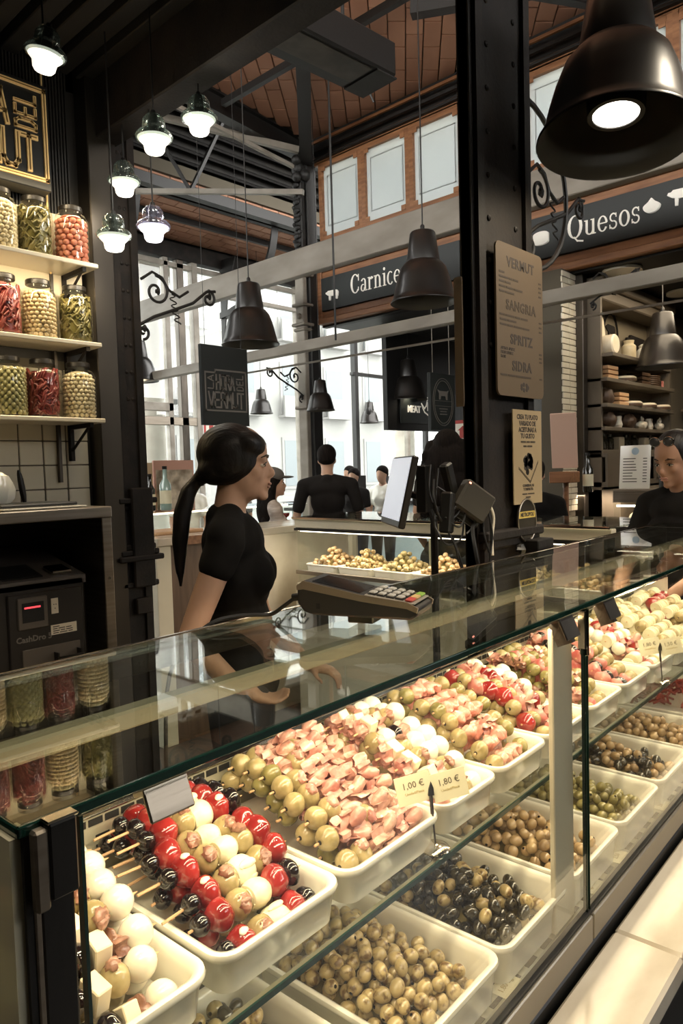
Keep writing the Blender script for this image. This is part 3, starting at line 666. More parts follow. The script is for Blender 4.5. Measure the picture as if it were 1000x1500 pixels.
def heap(par_label,group,u,v,zrim,W,D,kinds,n,seed,zf,M=CFM,cat='olive',nm='olive',sc=1.0,r=.0112,iw=.052,fill='brine',tr=None):
    """drop olives one by one: each settles at the lowest of several random spots"""
    q=random.Random(seed); P=[]; hw=(W-iw)/2-r; hd=(D-iw)/2-r; grid={}
    cell=2*r*sc+.002
    for k in range(n):
        best=None
        for t in range(9):
            x=q.uniform(-hw,hw); y=q.uniform(-hd,hd); z=zf(x/hw,y/hd)
            cx,cy=int(x//cell),int(y//cell)
            for ix in (cx-1,cx,cx+1):
                for iy in (cy-1,cy,cy+1):
                    for (a,b,c) in grid.get((ix,iy),()):
                        d2=(a-x)**2+(b-y)**2; R2=(2*r*sc)**2
                        if d2<R2: z=max(z,c+math.sqrt(R2-d2))
            key=z-zf(x/hw,y/hd)
            if best is None or key<best[0]: best=(key,x,y,z)
        if best[0]>.034: continue
        _,x,y,z=best; P.append((x,y,z)); grid.setdefault((int(x//cell),int(y//cell)),[]).append((x,y,z))
    for (x,y,z) in P:
        kk=q.choice(kinds); me=q.choice(OM[kk]); s=sc*q.uniform(.93,1.05)
        mw=M@Matrix.Translation((u+x,v+y,zrim+z))@Euler((q.uniform(0,6.3),q.uniform(0,6.3),q.uniform(0,6.3))).to_matrix().to_4x4()@Matrix.Diagonal((s,s,s,1))
        hid=any((a-x)**2+(b-y)**2<(.9*r*sc)**2 and c>z+r*sc for a,b,c in P)
        loc=mw.translation; OLV.append((loc.x**2+loc.y**2+(loc.z-1.55)**2+(9 if hid else 0)-(9 if kk=='dk' and not hid else 0)*0,kk,me,mw,par_label[kk] if isinstance(par_label,dict) else par_label,group[kk] if isinstance(group,dict) else group))
    # the dense lower olives / dressing that nobody can count
    nx=18; vs=[];fs=[]
    for i in range(nx+1):
        for j in range(nx+1):
            a=-1+2*i/nx; b=-1+2*j/nx; e=1.10
            vs.append((u+a*hw*e,v+b*hd*e,zrim+zf(a,b)-.003+.003*math.sin(i*2.1+j*1.3)))
    for i in range(nx):
        for j in range(nx): a=i*(nx+1)+j; fs.append((a,a+1,a+nx+2,a+nx+1))
    if tr is not None:
        me=MB().add(vs,fs).mesh('dressing',fill,80); o=bpy.data.objects.new('dressing',me); COL.objects.link(o); o.parent=tr
        o.matrix_parent_inverse=RM[tr.name].inverted()@M; o['kind']='stuff'
TW=.255; TD=.325
specs=[ # u centre, kinds, words
 (.572,('sp','dk','g'),'mixed pale and black','bottom left'),
 (.85,('sp',),'herb speckled pitted green','front middle'),
 (1.108,('dk','dk','dk','sp'),'dark dressed black and speckled','middle'),
 (1.372,('br',),'pinkish tan','under the cream upright panel'),
 (1.635,('gd',),'small deep green','right of the cream upright panel'),
 (1.90,('dk','br','br'),'brown and tan','second from right edge'),
 (2.165,('br',),'smooth tan brown','at the right edge')]
def zf_mound(hb,hf,px=-.2,py=.35):
    return lambda a,b: -.052+(hb)*math.exp(-((a-px)**2*1.1+(b-py)**2*.9))+(hf)*(1-abs(a))*.2
for i,(u,kinds,words,where) in enumerate(specs):
    tr=tray(u,.022+TD/2,.772,TW,TD,.065,'deep white tray of %s olives, %s, lower row'%(words,where),'white olive trays in the lower row')
    n=(150,190,190,150,130,130,130)[i]
    
    labs={k:('%s olive in the lower row tray %s'%({'sp':'speckled green','dk':'glossy black','g':'plain green','br':'tan','gd':'deep green'}[k],where)) for k in set(kinds)}
    grp={k:('%s olives in the tray %s'%({'sp':'speckled','dk':'black','g':'green','br':'tan','gd':'deep green'}[k],where)) for k in set(kinds)}
    heap(labs,grp,u,.022+TD/2,.772,TW,TD,kinds,n,20+i,zf_mound(.05,.02),tr=tr)
tr=tray(2.44,.022+TD/2,.772,TW,TD,.065,'deep white tray of red pepper strips at the right edge','white olive trays in the lower row')
q=random.Random(5); mb=MB()
for k in range(150):
    x=q.uniform(-.1,.1); y=q.uniform(-.13,.13); z=-.03+.10*math.exp(-(x*x+y*y)*60)+q.uniform(-.01,.01); a=q.uniform(0,PI); L=q.uniform(.02,.035)
    mb.tube([(x-L*math.cos(a),y-L*math.sin(a),z-.008),(x,y,z+.004),(x+L*math.cos(a),y+L*math.sin(a),z-.008)],.004,5)
o=one('pepper_strips',mb,'redshred','heap of dark red pepper strips in the white tray at the right edge','peppers'); o.matrix_world=CFM@Matrix.Translation((2.44,.184,.772)); o['kind']='stuff'
# ================================================================ skewers
def lump(mb,c,r,seed,amp=.25,n=10,k=7,mi=0,rot=None):
    q=random.Random(seed); a0=[q.uniform(0,6.3) for _ in range(6)]; n0=len(mb.v); mb.ell((0,0,0),1,n,k,mi)
    M=Matrix.Translation(c)@(Euler(rot).to_matrix().to_4x4() if rot else Matrix())
    for i in range(n0,len(mb.v)):
        v=mb.v[i]; f=1+amp*(math.sin(3*v.x+a0[0])*math.cos(2.5*v.y+a0[1])+.6*math.sin(6*v.y+a0[2]+4*v.z))
        mb.v[i]=M@Vector((v.x*r[0]*f,v.y*r[1]*f,v.z*r[2]*f))
    return mb
def curl(mb,seed,r=.011,w=.012,mi=0):
    """a folded ribbon of cured fish wrapped round the stick (stick along x)"""
    q=random.Random(seed); n=16; a0=q.uniform(0,6); vs=[];fs=[]; 
    for i in range(n+1):
        a=a0+i/n*4.6; rr=r*(1+.35*math.sin(i*1.9+seed))
        for j,(dx,dr) in enumerate(((-w/2,0),(-w/4,.0022),(w/4,.0015),(w/2,-.001),(w/4,-.0012),(-w/4,-.0012))):
            x=dx*(1+.25*math.sin(i*.9+j+seed))+.004*math.sin(i*.7+seed*2); vs.append((x,(rr+dr)*math.cos(a),(rr+dr)*math.sin(a)))
    for i in range(n):
        for j in range(6): fs.append((i*6+j,i*6+(j+1)%6,(i+1)*6+(j+1)%6,(i+1)*6+j))
    fs.append(list(range(6))[::-1]); fs.append([n*6+j for j in range(6)])
    return mb.add(vs,fs,mi)
I={}   # item name -> (half length, [meshes], part name)
def item(key,half,meshes,pn): I[key]=(half,meshes,pn)
RX=Matrix.Rotation(R(90),4,'Y')
def ol_side(m,r=.0165,L=.019,seed=0,split=True):
    mb=MB(); lump(mb,(0,0,0),(L*.82,r*.93,r),seed,.03,16,11,0); 
    mb.lathe([(.0032,0),(.0028,.0006),(.001,.0007)],10,1,M=Matrix.Translation((-L*.80,0,0))@Matrix.Rotation(R(-90),4,'Y'))
    return mb.mesh('olive',[m,'hole'],60)
item('ol',.0145,[ol_side('olive_g',seed=i) for i in range(3)],'olive')
item('olb',.0145,[ol_side('olive_gd',.0155,.0185,seed=i+4) for i in range(2)],'olive')
item('bo',.0105,[lump(MB(),(0,0,0),(.0115,.0125,.012),i,.04,14,9).mesh('black_olive','black_ol',60) for i in range(3)],'black_olive')
item('bob',.0105,[lump(MB(),(0,0,0),(.0125,.017,.0165),i+3,.06,14,9).mesh('black_olive','black_ol',60) for i in range(2)],'black_olive')
item('mz',.0165,[lump(MB(),(0,0,0),(.0185,.0180,.0178),i+9,.02,18,12).mesh('mozzarella_ball','mozz',80) for i in range(2)],'mozzarella_ball')
item('sh',.0175,[lump(MB(),(0,0,0),(.0195,.0165,.0165),i+19,.05,16,11).mesh('small_white_onion','mozz',80) for i in range(2)],'white_onion')
def pep(seed):
    mb=lump(MB(),(0,0,0),(.0165,.0205,.019),seed,.055,18,12,0); 
    if seed==0: lump(mb,(-.002,-.006,.0172),(.0065,.005,.003),seed+2,.1,10,6,1,rot=(R(20),0,0))
    return mb.mesh('red_pepper',['pepper','filling'],70)
item('rp',.0150,[pep(i) for i in range(3)],'stuffed_red_pepper')
item('rpp',.009,[lump(MB(),(0,0,0),(.009,.017,.016),i+40,.2,12,8).mesh('pepper_slice','pepper_pk',60) for i in range(2)],'pepper_slice')
def stuf(seed,m='anchovy'):
    mb=lump(MB(),(0,0,0),(.0155,.0175,.0175),seed,.04,16,11,0); q=random.Random(seed)
    for k in range(3): lump(mb,(.001*k-.001,-.011+.004*k,.0125+.002*(k%2)),(.0085,.007,.0055),seed+k,.3,9,6,1,rot=(.4*k,.2,0))
    return mb.mesh('stuffed_olive',['olive_g',m],60)
item('so',.0150,[stuf(i) for i in range(3)],'stuffed_olive')
item('sh2',.0150,[stuf(i+7,'ham') for i in range(3)],'olive_with_cured_fish')
def arti(seed):
    mb=MB(); q=random.Random(seed)
    pr=[(.006,-.015),(.015,-.014),(.0185,-.008),(.019,0),(.0175,.008),(.013,.0135),(.005,.0148)]
    mb.lathe(pr,16,0,M=RX@Matrix.Diagonal((1,.85,1,1)))
    for k in range(4):
        a=k*1.7+seed; mb.tube([( -.0155,.0035*(k+1)*math.cos(a+t),.0035*(k+1)*math.sin(a+t)) for t in (0,.5,1,1.5,2,2.5)],.0009,5)
    for k in range(5):
        a=k*1.25; lump(mb,(.001,.0165*math.cos(a)*.95,.015*math.sin(a)),(.0125,.0035,.006),seed+k,.05,8,6,rot=(a,0,0)) if k<2 else None
    return mb.mesh('artichoke_heart','artichoke',50)
item('ar',.0145,[arti(i) for i in range(3)],'artichoke_heart')
item('cc',.0115,[MB().box(-.0105,.0105,-.0165,.0165,-.012,.012,ch=.0012).mesh('cheese_cube','cheese',0),MB().box(-.009,.009,-.014,.014,-.0145,.0145,ch=.0012).mesh('cheese_cube','cheese',0)],'cheese_cube')
item('an',.0085,[lump(curl(MB(),i,.012,.016),(0,0,0),(.008,.012,.011),i,.35,10,7).mesh('anchovy_roll','anchovy',60) for i in range(3)],'anchovy_roll')
item('hm',.0115,[lump(curl(MB(),i,.014,.020),(.002,0,.001),(.011,.013,.012),i,.3,10,7).mesh('cured_fish_roll','ham',60) for i in range(4)],'cured_fish_roll')
def wing(seed,m):
    mb=curl(MB(),seed,.0155,.028); q=random.Random(seed)
    for k in range(2):
        a=q.uniform(-.9,.9)+k*1.6; 
        pts=[(x*.9,.009*math.sin(a)+.016*math.sin(a)*t*(1-.2*t)+.002*math.sin(9*t),.011*math.cos(a)+.018*t*math.cos(a)*.7) for t,x in ((0,-.012),(.5,-.002),(1,.008),(.8,.018))]
        mb.tube(pts,[.004,.0095,.0095,.003],8)
    lump(mb,(0,0,0),(.012,.012,.011),seed,.3,10,7); return mb.mesh('pickled_fish_fillet',m,60)
item('bq',.0155,[wing(i,'boqueron' if i%3==0 else 'ham') for i in range(6)],'pickled_fish_fillet')
item('sl',.022,[lump(lump(MB(),(-.008,0,0),(.014,.0135,.012),i,.22,12,8),(.010,.001,.001),(.014,.0125,.0125),i+5,.25,12,8).mesh('salmon_roll','salmon',60) for i in range(3)],'salmon_roll')
item('gh',.006,[lump(MB(),(0,0,0),(.0058,.009,.009),i,.15,10,7).mesh('gherkin_slice','olive_gd',60) for i in range(2)],'gherkin_slice')
item('ms',.004,[MB().lathe([(.004,-.0025),(.0165,-.002),(.018,0),(.0165,.002),(.004,.0025)],14,0,M=RX).mesh('mushroom_slice','mush',50)],'mushroom_slice')
STK={}
def stick_mesh(L):
    if L not in STK: STK[L]=MB().cyl((0,0,0),(L,0,0),.0017,n=6).cyl((L,0,0),(L+.006,0,0),.0017,.0004,n=6).mesh('pick','stick',0)
    return STK[L]
def skewer(M,items,head,tail,label,group,seed,s=1.0):
    q=random.Random(seed); o=bpy.data.objects.new('tapas_skewer',None); o.empty_display_size=.02; COL.objects.link(o); o.matrix_world=M@Matrix.Diagonal((s,s,s,1)); tag(o,label,'skewer',group)
    L=sum(I[k][0]*2 for k in items)*.93; x=-L/2; tot=round(L+head+tail,3)
    inst('pick',stick_mesh(tot),o,(x-head,0,0))
    for k in items:
        h,ms,pn=I[k]; x+=h*.93; inst(pn,q.choice(ms),o,(x,q.uniform(-.0012,.0012),q.uniform(-.0012,.0012)),(q.uniform(-.7,.7)+ (0 if k in('rp','so','sh2') else q.choice((0,1.6,3.1,4.5))),q.uniform(-.08,.08),q.uniform(-.08,.08))); x+=h*.93
    return o
# tray plan: u0,u1,items,head,tail,row pitch,label words,sizes
SP=[
 (.258,.468,[['cc','bo','sh2','bob','cc','an','mz'],['sh2','cc','bo','cc','an','mz'],['cc','sh2','bob','cc','so','mz']],.004,.004,'olive, cheese cube and mozzarella','nearest tray at lower left'),
 (.475,.692,[['bo','rp','so','ar','rp','bo'],['bo','rp','so','ar','so','rp'],['bo','rp','so','ar','rp','bob']],.030,.004,'black olive, red pepper and artichoke','second tray with red peppers'),
 (.697,.935,[['ol','sh2','bq','bq','hm','bq'],['ol','hm','bq','sh2','bq','bq'],['olb','hm','sh2','bq','hm','bq']],.010,.004,'green olive and pink fish fillet','third tray left of the price cards'),
 (.94,1.122,[['hm','cc','so','sh','mz'],['sh2','sh','bob','hm','mz'],['hm','cc','hm','so','mz']],.008,.003,'white mozzarella and cured fish','tray behind the price cards'),
 (1.128,1.325,[['ol','sl','sl','olb'],['olb','sl','sl','ol'],['ol','sl','hm','hm','ol']],.006,.003,'salmon roll and green olive','tray just left of the cream upright panel'),
 (1.33,1.545,[['rpp','ol','hm','rp','sh','mz'],['rp','ol','rpp','hm','mz'],['ol','rpp','bq','rp','ol']],.004,.006,'red pepper and pale olive','tray hidden behind the cream upright panel'),
 (1.55,1.752,[['an','olb','rpp','olb','hm','ol'],['hm','ol','gh','olb','ol'],['olb','rpp','gh','ol','ol']],.003,.012,'small green olive','tray right of the cream upright panel'),
 (1.757,1.965,[['rpp','bob','gh','rpp','ol','ol'],['bo','rpp','gh','an','ol','ol'],['hm','gh','bob','rpp','ol','ol']],.003,.014,'purple onion, gherkin and large olive','tray left of the far price cards'),
 (1.97,2.19,[['ms','mz','rpp','sh','ms','sh'],['sh','bq','rp','bq','mz'],['hm','mz','ms','ms','sh']],.003,.003,'white onion and pink fish','tray behind the far price cards'),
 (2.195,2.50,[['ms']*6+['ol']+['ms']*6+['ol','ms','ms'],['ol']+['ms']*8+['ol']+['ms']*6,['ms']*7+['ol','ol']+['ms']*6],.003,.003,'cream mushroom slice','tray of sliced mushrooms at right'),
 (2.505,2.78,[['ms']*9+['ol','ol']+['ms']*5,['rp','an','rpp','an','rp','rpp','an','rp'],['ol']+['ms']*12+['ol']],.003,.003,'mushroom and red pepper','last tray at the right edge'),
]
V0=.103; VD=.285; ZR=1.0
for ti,(a,b,kinds,hd,tl_,words,where) in enumerate(SP):
    u=(a+b)/2; W=b-a; tray(u,V0+VD/2,ZR,W,VD,.05,'white tray of %s skewers, %s'%(words.replace(' and ',', ').split(',')[0],where.replace('tray ','')),'white skewer trays on the glass shelf')
    q=random.Random(100+ti); pitch=.0335; nrow=8; dz=.0265
    for row in range(nrow):
        v=V0+.042+row*pitch*.95
        top=(-.020, .004, .022, .038, .052, .062, .068, .066)[row]+(.012 if ti in (2,3,4) else 0)
        nl=2 if row>0 else 1
        for l in range(nl):
            z=ZR+top-l*dz; vv=v+(.0 if l==0 else pitch*.5)
            if z<ZR-.035: continue
            it=q.choice(kinds); yawj=q.uniform(-.09,.09); tilt=q.uniform(-.06,.06)
            Mx=CFM@Matrix.Translation((u+q.uniform(-.008,.008),vv+q.uniform(-.004,.004),z+q.uniform(-.004,.004)))@Euler((0,tilt,yawj)).to_matrix().to_4x4()
            L=sum(I[k][0]*2 for k in it)*.93; s=min(1.12,(W-(.03 if z>ZR+.012 else .05))/L)
            skewer(Mx,it,hd if z>ZR+.012 else min(hd,.006),tl_,'%s skewer, %s'%(words,where),'%s skewers'%words,ti*100+row*10+l,s)
# price card stands
def price_stand(u,v,z,h,rz,cards,label):
    t=root('price_card_stand',label,'price sign'); t.matrix_world=CFM@Matrix.Translation((u,v,z))@Matrix.Rotation(rz,4,'Z'); 
    part('base',MB().lathe([(.023,0),(.0235,.002),(.021,.005),(.012,.009),(.004,.011)],28),'chrome',t,local=True)
    part('stem',MB().cyl((0,0,.008),(-.004,0,h*.62),.0016,n=8).cyl((-.004,0,h*.55),(-.006,0,h*.86),.0030,n=8),'steel_dk',t,local=True)
    part('clip',MB().prism([(-.005,0),(.005,0),(.004,.012),(0,.022),(-.004,.010)],.003,M=Matrix.Translation((-.006,.0,h*.84))@Matrix.Rotation(R(90),4,'X')),'steel_dk',t,local=True)
    for k,(dx,txt) in enumerate(cards):
        Mc=Matrix.Translation((dx,.008,h*.93))@Matrix.Rotation(R(-9),4,'Y')@Matrix.Rotation(R(78),4,'X')
        c=part('card',MB().box(-.029,.029,-.022,.022,-.0006,.0006,M=Mc),'card',t,local=True)
        sub('price_lettering',text_mb(txt,.014,.0002,M=Mc@Matrix.Translation((0,.006,.0008))),'card_ink',c,smooth=0); sub('small_lettering',text_mb('Unidad/Piece',.006,.0002,M=Mc@Matrix.Translation((0,-.006,.0008))),'card_ink2',c,smooth=0)
price_stand(.912,.107,.9487,.105,R(-38),((-.031,'1,00 €'),(.028,'1,80 €')),'price card stand with two cream cards between the mozzarella and olive trays')
price_stand(2.02,.098,.9487,.105,R(-50),((-.030,'1,80 €'),(.028,'1,50 €')),'farther price card stand seen through the right hand glass')
# cream labels on the deck
for i,u in enumerate((1.0,1.36,1.50,1.80,2.15)):
    o=one('price_label',MB().box(-.028,.028,-.016,.016,0,.0008),'card','cream price label on the steel strip '+('nearest the camera','at the foot of the upright panel','second beyond the upright panel','third beyond the upright panel','farthest to the right')[i],'label')
    o.matrix_world=CFM@Matrix.Translation((u,.036,.7052))@Matrix.Rotation(R(4),4,'Z')
    sub('lettering',text_mb(('1.80 kg','Kg/Kilo','2.50','2.80','1.90')[i],.014,.0002,M=Matrix.Translation((0,0,.001))),'card_ink2',o,smooth=0)
# ================================================================ SECOND COUNTER (along Y, X=3.1)
t=root('display_case','far display case at right angles, its open staff side facing the camera','display case',(3.35,2.15,0))
Ya,Yb=1.29,3.30
part('body',MB().box(3.1,3.66,Ya,Yb,0,.86,ch=.005),'cream_metal',t)
part('top_glass',MB().box(3.08,3.7,Ya,Yb,1.264,1.272),'glass_top',t)
part('top_edge',MB().box(3.075,3.08,Ya,Yb,1.262,1.274,ch=.001),'chrome',t)
part('header',MB().box(3.10,3.15,Ya,Yb,1.205,1.262,ch=.003),'cream_metal',t); part('header_shade_bar',MB().box(3.095,3.14,Ya,Yb,1.188,1.203),'black_metal',t)  # solid black bar stands in for the shade below the header
part('led_strip',MB().box(3.12,3.15,Ya+.02,Yb-.03,1.180,1.187),'led',t)
part('glass_shelf',MB().box(3.11,3.60,Ya,Yb,.922,.930),'glass_clear',t); part('shelf_rail',MB().box(3.10,3.125,Ya,Yb,.915,.94,ch=.002),'steel',t)
part('front_pane',MB().box(3.66,3.668,Ya,Yb,.86,1.264),'glass_clear',t)
for y in (Yb-.01,2.55,1.8): part('side_pane',MB().box(3.12,3.66,y,y+.008,.87,1.264),'glass_clear',t)
for y in (Yb-.03,2.6,1.9,1.32): part('post',MB().box(3.60,3.64,y,y+.04,.86,1.262,ch=.003),'cream_metal',t)
part('lower_panel',MB().box(3.095,3.1,Ya,Yb,.30,.84,ch=.002),'cream_metal',t)
heapspec=[(3.13,3.55,3.02,'br','tan'),(2.86,'x',2.76,'sp','dark'),(2.58,'x',2.5,'g','pale green'),(2.30,'x',2.22,'br','pinkish'),(2.03,'x',1.94,'br','brown'),(1.755,'x',1.6,'sp','speckled'),(1.48,'x',1.3,'br','tan brown')]
for i,(yc,_,_,kk,wd) in enumerate(heapspec):
    o=one('serving_tray',tray_mb(.30,.27,.045),'melamine','white tray of %s olives, %s in the far display case'%(wd,('first from the left','second from the left','third from the left','fourth, behind the cables','fifth, beside the column','sixth, seen right of the column','seventh, at its right end')[i]),'tray','white trays in the far display case')
    o.matrix_world=Matrix.Translation((3.29,yc,.976))
    Mh=Matrix.Translation((3.29,yc,.976)); RM[o.name]=Mh
    heap('%s olive heaped in the %s tray of the far display case'%(wd,('first','second','third','fourth','fifth','sixth','seventh')[i]),'%s olives in the far display case'%wd,0,0,0,.30,.27,(kk,),90,300+i,lambda a,b:-.020+.085*math.exp(-(a*a+b*b)*1.9),M=Mh,sc=1.35,tr=o)
# stacked white plates / seafood dish inside
t=root('seafood_dish','dark dish of shellfish inside the far display case','dish',(3.5,2.72,.93))
part('dish',MB().lathe([(.05,0),(.09,.02),(.1,.03),(.095,.03),(.04,.008)],24,M=Matrix.Translation((3.52,2.7,.93))),'black_metal',t)
# ================================================================ bar counter behind the woman
t=root('bar_counter','pale marble bar counter with a brown wooden front panel behind the woman in black','bar counter',(2.7,3.8,0))
part('worktop',MB().box(2.24,3.90,3.5,3.95,1.155,1.20,ch=.004),'marble',t); part('side_panel',MB().box(2.24,2.34,3.52,3.93,0,1.155,ch=.004),'cream_metal',t)
part('wood_panel',MB().box(2.34,2.80,3.53,3.92,0,1.155),'wood_br',t); part('marble_front',MB().box(2.80,3.92,3.505,3.92,0,1.155,ch=.004),'marble',t); part('wood_edge',MB().box(2.36,2.76,3.49,3.5,1.15,1.20,ch=.003),'wood_or',t)
# bright pastry case and bits at far left
t=root('display_case','white lit pastry case at the far left behind the bar','display case',(3.6,6.2,0))
part('body',MB().box(3.15,5.0,5.05,5.65,0,1.0,ch=.01),'cream_metal',t); part('glass_box',MB().box(3.17,4.95,5.07,5.62,1.0,1.25),'glass_clear',t); part('led_strip',MB().box(3.2,4.9,5.3,5.33,1.225,1.24),'led',t)
mb=MB(); q=random.Random(3)
for k in range(40): lump(mb,(3.25+.040*k,5.17+q.uniform(0,.3),1.035),(.035,.035,.03),k,.2,8,6,k%3)
part('pastries',mb,['cheese','ham','melamine'],t,kind='stuff')
o=one('cutting_board',MB().box(-.17,.17,-.12,.12,0,.02,ch=.006),'stick','small wooden board lying on the bar by the iron column','board'); o.location=(2.52,3.8,1.2)
o=one('menu_card',MB().box(-.15,.15,-.004,.004,0,.42,ch=.002),'kraft2','pale blank menu card standing on the far left bar','menu'); o.location=(3.55,5.45,1.25); o.rotation_euler=(R(-6),0,R(-30))
t=root('poster','pinkish poster with bottles printed on it, left of the woman in black','poster',(3.5,5.2,1.2))
part('board',MB().box(3.32,3.72,5.2,5.22,1.25,1.68,ch=.004),mat('poster_pink',(.62,.36,.28),.6),t); part('printed_panel',MB().box(3.34,3.70,5.195,5.2,1.27,1.60),mat('poster_print',(.75,.66,.52),.6,c2=(.25,.2,.14),scale=9),t)
def bottle(x,y,z,h,m,label,cap='lid'):
    t=root('bottle',label,'bottle',(x,y,z)); r=h*.13
    part('glass',MB().lathe([(r*.9,0),(r,.01),(r,h*.58),(r*.4,h*.72),(r*.36,h*.93),(.001,h*.93)],16,M=Matrix.Translation((x,y,z))),m,t)
    part('label',MB().lathe([(r*1.02,h*.15),(r*1.02,h*.45)],16,M=Matrix.Translation((x,y,z)),cap=False),'card',t); part('cap',MB().cyl((x,y,z+h*.93),(x,y,z+h),r*.42,n=12),cap,t)
K['bot_green']=mat('pale_green_bottle',(.30,.42,.36),.1,coat=.5); K['bot_dark']=mat('dark_bottle',(.02,.018,.012),.1,coat=.5)
bottle(3.36,5.1,1.27,.36,'bot_green','tall pale green bottle in front of the pink poster'); bottle(3.25,5.15,1.27,.30,'bot_dark','dark bottle left of the pale green bottle')
# ================================================================ LEFT WALL: shelves, jars
def jar(x,z,kind,label,big=1.0):
    t=root('preserve_jar',label,'jar',(x,2.86,z),(0,0,rnd.uniform(0,6)),'big preserve jars on the wall shelves'); h=.232*big; r=.068
    pr=[(r*.85,0),(r,.012),(r*1.0,h*.74),(r*.86,h*.84),(r*.62,h*.88),(r*.62,h*.93)]
    part('glass',MB().lathe(pr,28,cap=False),'jar_glass',t,local=True,smooth=60)
    part('lid',MB().lathe([(r*.68,h*.915),(r*.69,h*.92),(r*.69,h*.985),(r*.66,h*1.0)],28),'lid',t,local=True)
    q=random.Random(int(x*1000)+int(z*77)); mb=MB()
    inner=r*.93; top=h*.80
    if kind in('nut','pale','rednut'):
        s=.0105 if kind!='rednut' else .014
        rows=int(top/(s*1.55)); 
        for j in range(rows):
            zz=.014+j*s*1.55; rr=inner-s*.8 if zz<h*.72 else inner-s*1.6; nn=int(2*PI*rr/(s*1.8))
            for i in range(nn): a=2*PI*(i+.5*(j%2))/nn+q.uniform(-.05,.05); mb.ell((rr*math.cos(a),rr*math.sin(a),zz),(s,s,s*.85),7,5)
        mb.ell((0,0,top),(inner*.7,inner*.7,.012),12,6)
    elif kind=='patt':
        for j in range(13):
            zz=.016+j*.0135; 
            for i in range(16): a=2*PI*(i+.5*(j%2))/16; mb.ell((inner*.93*math.cos(a),inner*.93*math.sin(a),zz),(.011,.011,.012),6,4)
    else:
        for k in range(150):
            a=q.uniform(0,2*PI); zz=q.uniform(.012,top); tl=q.uniform(-.5,.5) if kind=='chili' else q.uniform(-1.2,1.2); L=q.uniform(.2,.45); rr=inner-.006
            pts=[((rr-.003*abs(u))*math.cos(a+u*L),(rr-.003*abs(u))*math.sin(a+u*L),min(top+.006,max(.008,zz+u*tl*.035+ (.012*math.sin(u*3)))) ) for u in (-1,-.4,.3,1)]
            mb.tube(pts,[.003,.0062,.0058,.002],6)
        mb.cyl((0,0,.01),(0,0,top-.01),inner*.86,n=14)
    part('preserved_food',mb,{'nut':'jar_nut','pale':'jar_pale','rednut':'jar_red2','patt':'jar_patt','chili':'jar_green','red':'jar_red'}[kind],t,local=True,smooth=70,kind='stuff')
K['jar_nut']=mat('preserved_chickpea',(.55,.42,.24),.4,c2=(.66,.52,.32),scale=20); K['jar_pale']=mat('preserved_garlic',(.62,.52,.33),.35,c2=(.72,.62,.42),scale=20)
K['jar_red2']=mat('preserved_carrot',(.50,.16,.10),.35,c2=(.6,.24,.15),scale=20); K['jar_patt']=mat('preserved_gherkin',(.27,.25,.10),.35,c2=(.40,.36,.17),scale=20)
K['jar_green']=mat('preserved_green_chilli',(.10,.085,.022),.3,c2=(.21,.175,.06),scale=20); K['jar_red']=mat('preserved_red_pepper',(.16,.02,.02),.3,c2=(.28,.06,.05),scale=20)
xs=(1.196,1.335,1.487)
for (zz,kinds) in ((1.795,(('patt','patterned yellow green jar'),('red','dark red pepper strip jar'),('pale','pale bean jar'))),(2.105,(('red','deep red pepper jar'),('nut','cream garlic jar'),('chili','dark green chilli jar'))),(2.425,(('pale','pale chickpea jar'),('chili','tall green chilli jar'),('rednut','orange red carrot jar')))):
    rowname={1.795:'bottom',2.105:'middle',2.425:'top'}[zz]
    for x,(k,lb) in zip(xs,kinds): jar(x+(.0 if zz!=1.795 else .0),zz,k,lb+' with black lid on the '+rowname+' wall shelf')
    jar(1.055,zz,'nut' if zz<2 else 'red','nearest cut off jar at the left end of the '+rowname+' wall shelf')
for zz,rn in ((1.795,'bottom'),(2.105,'middle'),(2.425,'top')):
    t=root('wall_shelf','cream shelf board with iron brackets, %s of the three carrying jars'%rn,'shelf',(1,2.88,zz),group='cream wall shelves')
    part('board',MB().box(.0,1.555,2.775,2.98,zz-.018,zz,ch=.003),'shelf_white',t)
    for bx in (1.50,.6):
        mb=MB().box(bx-.008,bx+.008,2.79,2.98,zz-.036,zz-.018).box(bx-.008,bx+.008,2.96,2.985,zz-.17,zz-.018).tube([(bx,2.81,zz-.03),(bx,2.97,zz-.13)],.006,6)
        part('bracket',mb,'iron',t)
    part('bracket_upright',MB().box(1.44,1.452,2.965,2.99,zz-.26,zz-.018),'steel_dk',t)
# gold lettered sign
t=root('hanging_sign','black sign with raised gold double line lettering over the jars','sign',(.95,2.9,2.72))
part('board',MB().box(.85,1.415,2.86,2.96,2.70,3.11,ch=.004),'black_panel',t)
A_=MB();B_=MB(); Mx=Matrix.Translation((.90,2.86,2.738))@Matrix(((1,0,0,0),(0,0,-1,0),(0,1,0,0),(0,0,0,1)))
logo(A_,B_,.495,.345,Mx,t=.008,stroke=.018)
part('gold_lettering',A_,'gold',t,smooth=0,label='raised gold letters and frame'); part('letter_groove',B_,'gold_dk',t,smooth=0)
struct('trim_3',MB().cyl((1.435,2.95,2.4),(1.435,2.95,3.3),.004,n=8),'gold')
